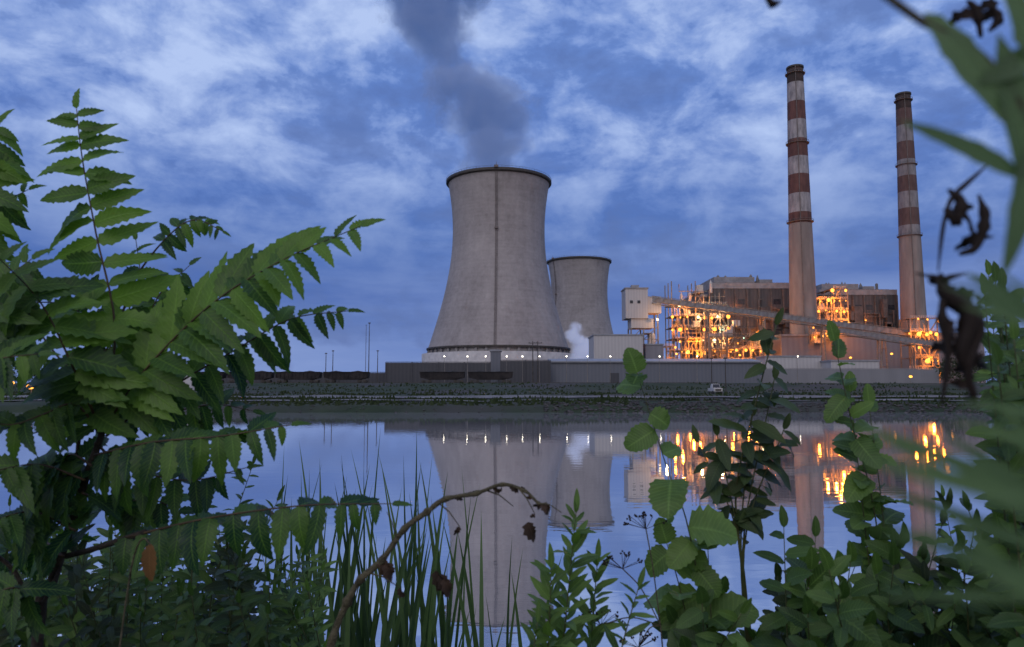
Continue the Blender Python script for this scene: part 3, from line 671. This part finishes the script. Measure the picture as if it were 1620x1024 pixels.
for q in range(9): mb.beam((x-.5,157.5,z+.3+q*.42),(x+.1,157.5,z+.3+q*.42),.06)
mb.obj('ladder',mdk,e)
mtree=leafmat('distant_foliage',(.012,.022,.01),(.035,.055,.022),.15,.8,vein=False)
mb=MB()
def wood(u0,u1,d0,d1,n,h):
    for i in range(n):
        d=R.uniform(d0,d1); x=X(R.uniform(u0,u1),d); r=R.uniform(1.5,4); cz=G+R.uniform(.2,1)*h
        for k_ in range(36):
            v=V((R.gauss(0,1),R.gauss(0,1),R.gauss(0,.8))).normalized()*r*R.uniform(.6,1.1); p=V((x,d,cz))+v; s1=R.uniform(.3,.8)
            a=V((R.uniform(-1,1),R.uniform(-1,1),R.uniform(-1,1)))*s1; b_=V((R.uniform(-1,1),R.uniform(-1,1),R.uniform(-1,1)))*s1
            mb.add([p,p+a,p+b_],[(0,1,2)],c=R.random())
wood(1480,1700,235,330,260,9); wood(-300,240,255,330,260,6); wood(-300,60,170,200,60,2)
o=mb.obj('distant_trees',mtree); o['kind']='stuff'; o['label']='dark belt of distant trees around the plant'; o['category']='trees'

# ---------------- foreground vegetation ----------------
def prof(t,kind):
    if t<=0 or t>=1: return 0.02 if t<=0 else 0
    if kind=='lance': return t**.6*(1-t)**.85/.374
    if kind=='ail': return (t**.42*(1-t)**.95)/.445
    if kind=='broad': return t**.35*(1-t)**.6/.535
    if kind=='blade': return (1-t**3)*min(1,t*6+.7)
    return 1
def leaf(mb,base,dirn,nrm,L,W,kind='lance',curl=.5,fold=.3,n=8,tint=.5,teeth=0,twist=0):
    T=V(dirn).normalized(); S=T.cross(V(nrm))
    if S.length<1e-3: S=T.cross(V((1,0.2,0)))
    S.normalize(); Nn=S.cross(T).normalized()
    p=V(base); vs=[];uv=[]
    side=R.uniform(-.3,.3)
    for i in range(n+1):
        t_=i/n; th=curl*t_
        d_=(T*math.cos(th)-Nn*math.sin(th)); d_=d_+S*side*t_
        w_=W*.5*prof(t_,kind)
        if teeth and 0<i<n: w_*=1+(teeth if i%2 else -teeth)
        up=(Nn*math.cos(th)+T*math.sin(th)); S2=S*math.cos(twist*t_)+up*math.sin(twist*t_)
        wav=R.uniform(-.15,.15)*w_
        vs+=[p-S2*w_+up*(fold*w_+wav),p.copy(),p+S2*w_+up*(fold*w_-wav)]; uv+=[(t_,-1),(t_,0),(t_,1)]
        p=p+d_*(L/n)
    fs=[]
    for i in range(n): a=i*3; fs+=[(a,a+1,a+4,a+3),(a+1,a+2,a+5,a+4)]
    mb.add(vs,fs,0,uv,tint)
def spline(pts,n=16):
    pts=[V(p) for p in pts]; k=len(pts)
    if k==2: return [pts[0].lerp(pts[1],i/n) for i in range(n+1)]
    ext=[pts[0]*2-pts[1]]+pts+[pts[-1]*2-pts[-2]]; out=[]
    for i in range(n+1):
        f=i/n*(k-1); j=min(int(f),k-2); q=f-j; a,b_,c,d=ext[j:j+4]
        out.append(.5*((2*b_)+(c-a)*q+(2*a-5*b_+4*c-d)*q*q+(3*b_-a-3*c+d)*q*q*q))
    return out
def compound(lf,st,ctrl,pairs,L,Wr=.36,nrm=(0,-.8,.6),start=.2,droop=.25,fwd=.35,tint=.5,curl=.8,r=.0032,kind='ail'):
    n=60; pts=spline(ctrl,n); nrm=V(nrm).normalized()
    st.tube(pts[::3],[r*(1-.7*i/20) for i in range(21)],6)
    for i in range(pairs):
        t_=start+(1-start)*(i/(pairs-.3)); j=min(n-1,int(t_*n)); p=pts[j]; T=(pts[j+1]-pts[max(j-1,0)]).normalized()
        S=T.cross(nrm).normalized()
        l=L*(.72+.28*math.sin(math.pi*min(1,t_+.15)))*min(1,.45+(1-t_)*2.4)
        for sgn in(-1,1):
            d_=S*sgn+T*(fwd+R.uniform(-.18,.18))+V((0,0,-1))*(droop+R.uniform(-.15,.3))+nrm*R.uniform(-.3,.3)
            leaf(lf,p+T*R.uniform(-.008,.008),d_,(nrm+V((R.uniform(-.45,.45),R.uniform(-.25,.15),R.uniform(-.45,.45)))),l*R.uniform(.8,1.12),l*Wr*R.uniform(.82,1.12),kind,curl*R.uniform(.2,1.6),R.uniform(.1,.4),16,min(1,max(0,tint+R.uniform(-.38,.3))),teeth=.12,twist=R.uniform(-.5,.5))
    leaf(lf,pts[-1],pts[-1]-pts[-4],nrm,L*.36,L*.12,kind,.7,.2,10,tint,.1)
msun=leafmat('sumac_leaf',(.009,.042,.026),(.105,.215,.032),.42,.42)
mbark=pmat('bark',(.018,.016,.014),(.05,.042,.035),30,.85,bump=.4)
mstem=pmat('green_stem',(.04,.055,.02),(.08,.09,.035),20,.6)
mred_=pmat('reddish_stem',(.035,.025,.018),(.08,.055,.03),20,.6)
base=at(40,1090,1.9); base.z=1.3
tree=top('young_tree',base,'young tree of heaven with long feathery compound leaves','tree')
def A(*l,d=1.75): return [at(q[0],q[1],q[2] if len(q)>2 else d) for q in l]
tr=MB(); tp=spline([base]+A((60,1000,1.88),(80,930,1.86),(112,830,1.82),(138,750,1.78),(160,690,1.75),(165,650,1.75)),20); tr.tube(tp,[.015-.009*i/20 for i in range(21)],9)
tr.tube(spline(A((105,880,1.84),(150,868,1.8),(230,842,1.72)),8),[.007]*9,7)
tr.tube(spline(A((95,900,1.84),(60,960,1.8),(20,900,1.8),(-20,870,1.75)),8),.005,7)
tr.tube(spline(A((128,790,1.8),(122,740,1.8),(125,690,1.8)),8),.005,7)
tr.obj('trunk',mbark,tree,True)
lf=MB(); st=MB(); C=lambda *a,**k_: compound(lf,st,*a,**k_)
C(A((163,670),(182,520,1.72),(152,370,1.7),(130,250,1.68),(121,172,1.66)),18,.15,start=.06,nrm=(0,-.95,.3),droop=.1,fwd=.2,tint=.78,curl=.6)
C(A((163,680),(230,585,1.7),(330,485,1.65),(440,415,1.6),(570,358,1.55)),19,.16,Wr=.36,nrm=(.1,-.85,.5),start=.12,droop=.35,fwd=.85,tint=.68,curl=.5)
C(A((168,690),(260,620,1.75),(370,555,1.75),(460,505,1.75),(550,492,1.75)),16,.12,Wr=.35,nrm=(.1,-.8,.6),start=.14,droop=.45,fwd=.6,tint=.35)
C(A((155,670),(115,580,1.65),(65,480,1.6),(-10,400,1.5)),12,.165,nrm=(-.1,-.85,.5),start=.08,droop=.35,fwd=.4,tint=.6)
C(A((180,540),(215,440,1.8),(270,370,1.8),(310,348,1.8),(352,366,1.8)),9,.07,nrm=(0,-.9,.4),start=.45,droop=.4,tint=.4)
C(A((150,720),(240,700,1.65),(350,690,1.6),(460,672,1.6)),13,.125,nrm=(.1,-.7,.7),start=.08,droop=.6,fwd=.5,tint=.35)
C(A((200,850,1.74),(330,820,1.65),(480,800,1.6),(620,797,1.55)),14,.125,Wr=.38,nrm=(0,-.7,.7),start=.0,droop=.8,fwd=.35,tint=.28)
C(A((135,760),(60,735,1.7),(-30,750,1.6)),9,.14,nrm=(0,-.7,.7),start=.05,droop=.6,tint=.3)
C(A((120,840),(50,810,1.7),(-30,830,1.6)),9,.13,nrm=(0,-.7,.7),start=.05,droop=.6,tint=.25)
C(A((-90,520),(-60,360,1.7),(-25,250,1.7),(0,195,1.7)),12,.14,nrm=(0,-.9,.4),start=.1,droop=.3,tint=.65)
C(A((160,640),(80,550,1.85),(20,460,1.9),(-20,420,1.9)),11,.14,nrm=(0,-.85,.5),start=.08,droop=.4,tint=.55)
C(A((165,650),(215,560,1.85),(250,470,1.9),(300,420,1.95)),12,.13,nrm=(0,-.85,.5),start=.08,droop=.4,tint=.4)
C(A((150,700),(200,740,1.8),(300,760,1.8),(390,740,1.8)),11,.115,nrm=(0,-.7,.7),start=.1,droop=.6,tint=.2)
C(A((165,650),(180,560,1.95),(120,490,2.0),(50,480,2.0),(-20,510,2)),12,.13,nrm=(0,-.9,.3),start=.1,droop=.3,tint=.3)
C(A((130,780),(180,800,1.9),(240,790,1.9),(320,830,1.9)),10,.125,nrm=(0,-.8,.5),start=.05,droop=.5,tint=.2)
C(A((-60,620),(-40,520,1.6),(0,450,1.6),(50,410,1.6)),10,.145,nrm=(0,-.9,.4),start=.1,droop=.3,tint=.55)
C(A((100,880),(50,850,1.9),(-20,900,1.9)),8,.12,nrm=(0,-.8,.5),start=.1,droop=.5,tint=.15)
C(A((160,690),(120,640,1.7),(70,655,1.65),(20,672,1.6),(-30,665,1.6)),10,.11,nrm=(0,-.8,.6),start=.05,droop=.3,fwd=.5,tint=.45)
C(A((165,680),(200,640,1.9),(270,650,1.9),(340,640,1.9),(400,650,1.9)),12,.115,nrm=(0,-.85,.5),start=.05,droop=.45,tint=.25)
C(A((150,740),(110,720,1.8),(80,770,1.75),(60,840,1.7)),9,.12,nrm=(0,-.8,.5),start=.1,droop=.3,tint=.25)
C(A((160,670),(140,600,1.9),(190,520,1.95),(220,440,1.95),(215,380,1.95)),12,.12,nrm=(0,-.9,.4),start=.1,droop=.3,tint=.45)
C(A((60,960,1.8),(20,930,1.7),(-40,960,1.7)),7,.12,nrm=(0,-.8,.5),start=.1,droop=.5,tint=.15)
C(A((-120,700,1.6),(-70,600,1.55),(-10,570,1.5),(60,560,1.5)),9,.12,nrm=(0,-.85,.5),start=.3,droop=.35,fwd=.5,tint=.5)
C(A((-80,460,1.8),(-50,380,1.8),(-10,330,1.8),(45,300,1.8)),10,.12,nrm=(0,-.9,.4),start=.2,droop=.35,tint=.55)
lf.obj('crown',msun,tree,True); st.obj('leaf_stalk',mred_,tree,True)

def weed(name,stems,label,cat,lmat,smat,L=.08,Wr=.3,step=.03,kind='lance',ang=.6,droop=.2,tint=.5,start=.25,curl=.6,r=.003,teeth=.04,n=8,group=None,taper=.5,base=None,jit=.3,face=1.0):
    b0=base if base else V((stems[0][0].x,stems[0][0].y,1.0 if stems[0][0].y<4 else 0))
    e=top(name,b0,label,cat,group); lf=MB(); st=MB()
    for ctrl in stems:
        ctrl=[V((ctrl[0].x*.98,ctrl[0].y,max(.0,gz(ctrl[0].x,ctrl[0].y)-.03)))]+ctrl if ctrl[0].z>1.6 else ctrl
        pts=spline(ctrl,40); st.tube(pts[::2],[r*(1-.65*i/20) for i in range(21)],6)
        Ls=[0]
        for a,b_ in zip(pts,pts[1:]): Ls.append(Ls[-1]+(b_-a).length)
        tot=Ls[-1]; s_=tot*start; phi=R.uniform(0,6)
        while s_<tot:
            j=max(k_ for k_ in range(41) if Ls[k_]<=s_); j=min(j,39); p=pts[j].lerp(pts[j+1],(s_-Ls[j])/max(1e-6,Ls[j+1]-Ls[j])); T=(pts[j+1]-pts[j]).normalized()
            U=T.cross(V((.3,.9,.1))).normalized(); W_=T.cross(U)
            f=s_/tot; l=L*(1-taper*f**3)*R.uniform(.6,1.2)
            out=U*math.cos(phi)+W_*math.sin(phi)
            d_=out*math.cos(ang)+T*math.sin(ang)+V((0,0,-droop))+V((R.uniform(-jit,jit),R.uniform(-jit,jit),R.uniform(-jit,jit)))
            nn=T*.7+V((R.uniform(-.5,.5),-face*R.uniform(.4,1.3),R.uniform(-.1,.5)))
            leaf(lf,p,d_,nn,l,l*Wr*R.uniform(.85,1.15),kind,curl*R.uniform(.3,1.4),.25,n,min(1,max(0,tint+R.uniform(-.35,.35))),teeth)
            phi+=2.4; s_+=step*R.uniform(.5,1.5)
        leaf(lf,pts[-1],pts[-1]-pts[-3],(0,-1,.3),L*.5,L*.5*Wr,kind,.2,.3,n,tint,teeth)
    st.obj('stem',smat,e,True); lf.obj('foliage',lmat,e,True); return e
mweed=leafmat('weed_leaf',(.014,.04,.014),(.07,.14,.035),.3,.45)
mdark=leafmat('dark_weed_leaf',(.007,.02,.009),(.04,.07,.022),.2,.5)
mlight=leafmat('light_weed_leaf',(.028,.07,.022),(.13,.23,.06),.38,.45)
mdry=leafmat('dried_leaf',(.006,.005,.005),(.022,.014,.012),.05,.8,vein=False)
mbrn=leafmat('brown_curled_leaf',(.012,.009,.008),(.055,.035,.025),.1,.8)
mdrs=pmat('dry_stem',(.045,.042,.026),(.12,.11,.068),40,.8,bump=.5)
for k_ in range(14):
    u0=-30+k_*40; stems=[]
    for j in range(11):
        far=j>6; d=R.uniform(3.2,4.3) if far else R.uniform(2.0,3.2); u=u0+R.uniform(-45,45); vt=R.uniform(790,900) if far else R.uniform(830,980)
        if u>400: vt+=70
        stems.append([at(u+R.uniform(-40,40),1120,d),at(u+R.uniform(-20,20),(1120+vt)/2,d),at(u+R.uniform(-25,25),vt,d-.1)])
    weed('weed_plant',stems,'dark leafy weed on the near bank','plant',[mdark,mweed,mweed,mlight,mweed][k_%5],mstem,L=.1,Wr=R.uniform(.22,.36),step=.02,start=.3,tint=.35,group='leafy bank weeds',taper=.4,n=6,jit=.45)
weed('weed_plant',[A((330,1000,2.4),(360,860,2.4),(400,735,2.4)),A((360,1000,2.4),(400,880,2.4),(440,790,2.4)),A((300,1000,2.4),(310,850,2.4),(330,780,2.4)),A((200,1000,2.4),(220,850,2.4),(250,760,2.4))],'narrow leaved green weed behind the young tree','plant',mweed,mstem,L=.1,Wr=.26,step=.016,start=.45,tint=.45)
mcat=leafmat('cattail_leaf',(.018,.045,.018),(.065,.12,.045),.25,.5,vein=False)
for k_,(u,vt,n_) in enumerate([(470,700,7),(505,760,7),(548,740,8),(590,790,9),(622,715,10),(658,690,11),(692,720,9),(722,770,6),(558,665,3),(765,830,4),(815,860,3),(440,790,6),(600,850,11),(665,840,10),(550,860,9),(505,880,8),(725,890,5)]):
    d=R.uniform(5.2,6.6); x=X(u,d); e_=top('cattail_clump',(x,d,-.1),'clump of upright green cattail leaves growing in shallow water','water plant','cattail clumps'); mb=MB()
    for j in range(n_):
        bx_,by_=x+R.gauss(0,.16),d+R.uniform(-.3,.3)
        tipz=Z(vt+abs(R.gauss(0,75)),d); L=tipz+.2; lean=R.gauss(0,.06)
        leaf(mb,(bx_,by_,-.15),(lean,R.uniform(-.06,.06),1),(R.uniform(-.5,.5),-1,0),L*1.02,R.uniform(.025,.052),'blade',R.uniform(-.05,.18) if R.random()<.88 else R.uniform(.3,.6),.35,14,R.random(),0,R.uniform(-.6,.6))
    mb.obj('foliage',mcat,e_,True)
e=top('dry_stalk',at(505,1080,1.5),'arching half dried weed stalk with withered brown leaves','plant')
e['org']=tuple(e.location)
st=MB(); ctl=[(500,1120),(522,1010),(548,955),(570,912),(604,884),(636,838),(676,806),(706,788),(756,778),(792,770),(830,776),(852,797),(868,800)]
pts=spline([at(u+R.uniform(-4,4),v+R.uniform(-4,4),1.5) for u,v in ctl],72)
st.tube(pts,[(.0078-.0054*i/72)*(1.5 if i%6==0 else 1)*R.uniform(.86,1.14) for i in range(73)],8)
twigs=[]
for j,du,dv in((20,60,25),(28,-20,-50),(40,40,45),(50,50,35),(58,30,50),(66,40,15)):
    p=pts[j]; q=p+V((du*.0011,R.uniform(-.02,.02),-dv*.001)); st.tube([p,p.lerp(q,.5)+V((0,0,.006)),q],[.002,.0014,.0008],5); twigs.append(q)
st.obj('stem',mdrs,e,True)
def wl(p,lmin,lmax,m_=mdry,d_=None):
    lf=MB(); leaf(lf,p,d_ or (R.uniform(-1,1),R.uniform(-.5,.2),R.uniform(-1,.3)),(R.uniform(-1,1),-1,.3),R.uniform(lmin,lmax),R.uniform(.3,.5)*lmax,'broad',R.uniform(1.5,3),.6,9,R.random(),.18,1.4); lf.obj('withered_leaf',m_,e,True)
for q in twigs[::2]: wl(q,.014,.028,mbrn)
for j in(44,48,52,56,60,63,66,68,70,72): wl(pts[j],.014,.028,mbrn)
for u,v in((605,884),(612,890),(690,902),(698,908),(704,915),(835,826)): wl(at(u,v,1.5),.04,.055,mbrn,V((.3,-.2,-1)))
e=top('withered_plant',at(185,1080,1.7),'weed with small hanging orange brown dead leaf','plant'); st=MB(); st.tube(spline(A((180,1100,1.6),(198,960,1.6),(212,880,1.58),(226,852,1.56),(238,862,1.55)),12),.002,6); st.obj('stem',mdrs,e,True)
lf=MB(); leaf(lf,at(238,860,1.55),(-.08,0,-1),(.3,-1,0),.08,.028,'lance',.25,.5,14,.6,.1,.5); lf.obj('dead_leaf',leafmat('orange_dead',(.10,.05,.022),(.21,.11,.045),.3,.7),e,True)
weed('goldenrod_plant',[A((880,1150,1.8),(895,980,1.8),(911,812,1.8)),A((860,1150,1.75),(868,1010,1.75),(872,900,1.75)),A((930,1150,1.9),(935,1020,1.9),(945,890,1.9))],'bright green leafy weed with narrow pointed leaves','plant',mlight,mstem,L=.12,Wr=.25,step=.008,ang=.75,droop=.05,start=.3,tint=.5,taper=.5)
weed('goldenrod_plant',[A((960,1150,1.7),(985,1020,1.7),(1010,930,1.7)),A((830,1150,1.7),(840,1060,1.7),(850,985,1.7))],'shorter green weed with narrow leaves','plant',mlight,mstem,L=.1,Wr=.26,step=.011,ang=.7,start=.3,tint=.45)
weed('broadleaf_plant',[A((1140,1150,2.0),(1110,950,2.0),(1085,820,1.95),(1055,740,1.95),(1008,590,1.9)),A((1120,1150,2.0),(1080,950,2.0),(1055,860,2.0)),A((1130,1150,2.0),(1125,980,2.0),(1120,870,2.0))],'climbing weed with round toothed light green leaves','plant',mlight,mstem,L=.14,Wr=.85,step=.05,kind='broad',ang=.2,droop=.4,start=.35,tint=.5,n=14,teeth=.07,taper=.4,jit=.5)
weed('broadleaf_plant',[A((1420,1150,2.1),(1385,820,2.1),(1350,680,2.05),(1320,540,2.0)),A((1420,1150,2.1),(1400,850,2.1),(1375,640,2.1)),A((1400,1150,2.1),(1370,850,2.1),(1345,620,2.1))],'slender weed with broad light green leaves','plant',mlight,mstem,L=.12,Wr=.6,step=.036,kind='broad',ang=.4,droop=.2,start=.5,tint=.5,n=12,teeth=.07,taper=.4,jit=.6)
weed('dark_leafy_plant',[A((1200,1150,2.2),(1172,880,2.2),(1165,770,2.2),(1195,640,2.15),(1228,515,2.1)),A((1190,1150,2.2),(1170,860,2.2),(1105,700,2.2)),A((1190,1150,2.2),(1178,860,2.2),(1240,680,2.2)),A((1190,1150,2.2),(1172,870,2.2),(1190,660,2.2)),A((1190,1150,2.2),(1170,870,2.2),(1135,690,2.2)),A((1190,1150,2.2),(1175,870,2.2),(1225,600,2.2))],'dark green leafy weed stalk with clustered drooping leaves','plant',mdark,mstem,L=.11,Wr=.38,step=.022,ang=.3,droop=.35,start=.83,tint=.85,taper=.1,r=.0045,jit=.6)
weed('dark_leafy_plant',[A((1290,1150,2.1),(1285,1000,2.1),(1290,850,2.1)),A((1250,1150,2.0),(1245,1000,2.0),(1240,835,2.0))],'green weed stalk with broad dark leaves','plant',mweed,mstem,L=.12,Wr=.4,step=.028,ang=.4,droop=.3,start=.4,tint=.5,taper=.3)
for k_ in range(12):
    u0=1110+k_*45; stems=[]; L_=R.uniform(.09,.15)
    for j in range(6 if k_>2 else 5):
        u=u0+R.uniform(-45,45); d=R.uniform(1.6,2.9); vt=R.uniform(890,1010)-(max(0,u-1340))*.3
        if k_<3: vt+=35
        elif j<1: vt-=70
        stems.append([at(u+R.uniform(-60,60),1130,d),at(u+R.uniform(-30,30),(1130+vt)/2,d),at(u+R.uniform(-40,40),vt,d-.1)])
    weed('weed_plant',stems,'leafy green weed on the near bank','plant',[mweed,mlight,mweed,mdark,mlight][k_%5],mstem,L=L_,Wr=R.uniform(.3,.6),step=.022+L_*.08,start=.3,tint=.42,group='leafy bank weeds',taper=.4,n=8,jit=.55,kind='lance' if k_%3 else 'broad')
for k_ in range(6):
    stems=[]
    for j in range(4):
        u=1565+R.uniform(-30,110); d=R.uniform(1.2,2.1); vt=R.uniform(430,780)
        stems.append([at(u+60,1130,d),at(u+30,(1130+vt)/2,d),at(u,vt,d-.1)])
    weed('shrub',stems,'dense green shrub stems beside the pond','shrub',[mweed,mlight,mweed][k_%3],mstem,L=.09,Wr=.45,step=.022,start=.25,tint=.5,group='shrubs beside the pond',taper=.4,n=7,jit=.5)
e=top('dried_umbel_plant',at(1000,1120,1.9),'thin dried weed with dark seed umbels','plant'); st=MB()
for (u,v) in((985,875),(1022,812),(950,965),(1010,1000)):
    b_=at(1045,990,1.9); h=at(u,v+25,1.9); st.tube(spline([b_,(b_+h)/2+V((0.0,0,.02)),h],8),.0016,5); sd=MB()
    for q in range(13):
        a=R.uniform(-1.3,1.3); tip=h+V((math.sin(a)*.055,R.uniform(-.03,.03),math.cos(a)*.035)); sd.tube([h,tip],.0007,4)
        for z in range(3): sd.ball(tip+V((R.uniform(-.006,.006),0,R.uniform(-.004,.004))),.0028,0,1,5,3)
    sd.obj('seed_head',mdry,e)
st.tube(spline([at(1060,1150,1.9),at(1045,990,1.9)],4),.002,5)
st.obj('stem',mdrs,e)
e=top('tall_weed',V((.42,.33,1.4)),'tall weed with long green leaves and dark withered pods','plant')
lf=MB(); st=MB(); D=.3
st.tube(spline([V((.42,.36,1.4)),at(1760,900,D+.05),at(1700,500,D+.03),at(1650,250,D),at(1560,95,D),at(1460,35,D),at(1370,-30,D)],24),.0018,8)
def bl(u0,v0,u1,v1,wpx,tint=.5,curl=.2,d=D,mbx=lf,nr=(0,-1,.2),kind='lance'):
    a=at(u0,v0,d); b_=at(u1,v1,d*.97); leaf(mbx,a,b_-a,nr,(b_-a).length*1.02,wpx*d/F,kind,curl,.2,12,tint)
bl(1462,20,1612,185,60,.8); bl(1640,310,1580,50,64,.6); bl(1625,285,1440,180,36,.55); bl(1650,120,1590,-40,60,.8); bl(1640,520,1550,420,34,.6); bl(1640,200,1605,430,44,.5); bl(1690,60,1560,130,50,.7)
for i in range(12):
    v=R.uniform(720,960); bl(1660,v+R.uniform(-10,60),R.uniform(1330,1500),v-R.uniform(20,100),R.uniform(12,24),R.uniform(.5,1),R.uniform(-.1,.3),d=R.uniform(.16,.24))
for i in range(10):
    v=R.uniform(420,700); bl(1660,v+40,R.uniform(1500,1590),v-R.uniform(0,70),R.uniform(10,18),R.uniform(.5,1),.2,d=R.uniform(.17,.26))
lf.obj('foliage',leafmat('near_leaf',(.018,.055,.028),(.12,.20,.10),.4,.5),e,True)
st.obj('stem',mdrs,e,True)
def dt(pl,w0): 
    dr=MB(); pp=spline([at(u,v,.5) for u,v in pl],14); dr.tube(pp,[w0*.5/F*(.25+math.sin(math.pi*i/14)*.6)*R.uniform(.7,1.25) for i in range(15)],6); dr.obj('withered_pod',mdry,e,True)
dt([(1568,256),(1530,290),(1505,315),(1492,360),(1484,430)],5); dt([(1500,300),(1520,320),(1512,350),(1495,330)],12); dt([(1548,308),(1558,345),(1545,390),(1518,402)],11); dt([(1500,330),(1530,345),(1540,375)],5)
dt([(1447,432),(1490,440),(1530,432)],5); dt([(1480,440),(1500,470),(1535,500),(1520,560),(1540,600)],16); dt([(1500,440),(1490,500),(1500,560),(1490,640)],9); dt([(1530,470),(1550,520),(1530,580),(1545,640)],12)
dt([(1210,-10),(1222,6),(1235,2)],8); dt([(1530,0),(1545,20),(1552,60)],10); dt([(1570,10),(1580,30),(1565,50)],9)
for (u,v) in((1510,320),(1550,370),(1500,450),(1520,500),(1510,560),(1540,470),(1530,610),(1500,530),(1545,560),(1545,30),(1575,15)):
    for q in range(2):
        dr=MB(); a=at(u,v,.5); leaf(dr,a,(R.uniform(-1,1),0,R.uniform(-1,.6)),(0,-1,.3),R.uniform(.010,.022),.008,'broad',2.2,.6,8,R.random(),.2,1.5); dr.obj('withered_leaf',mdry,e,True)
print('done')
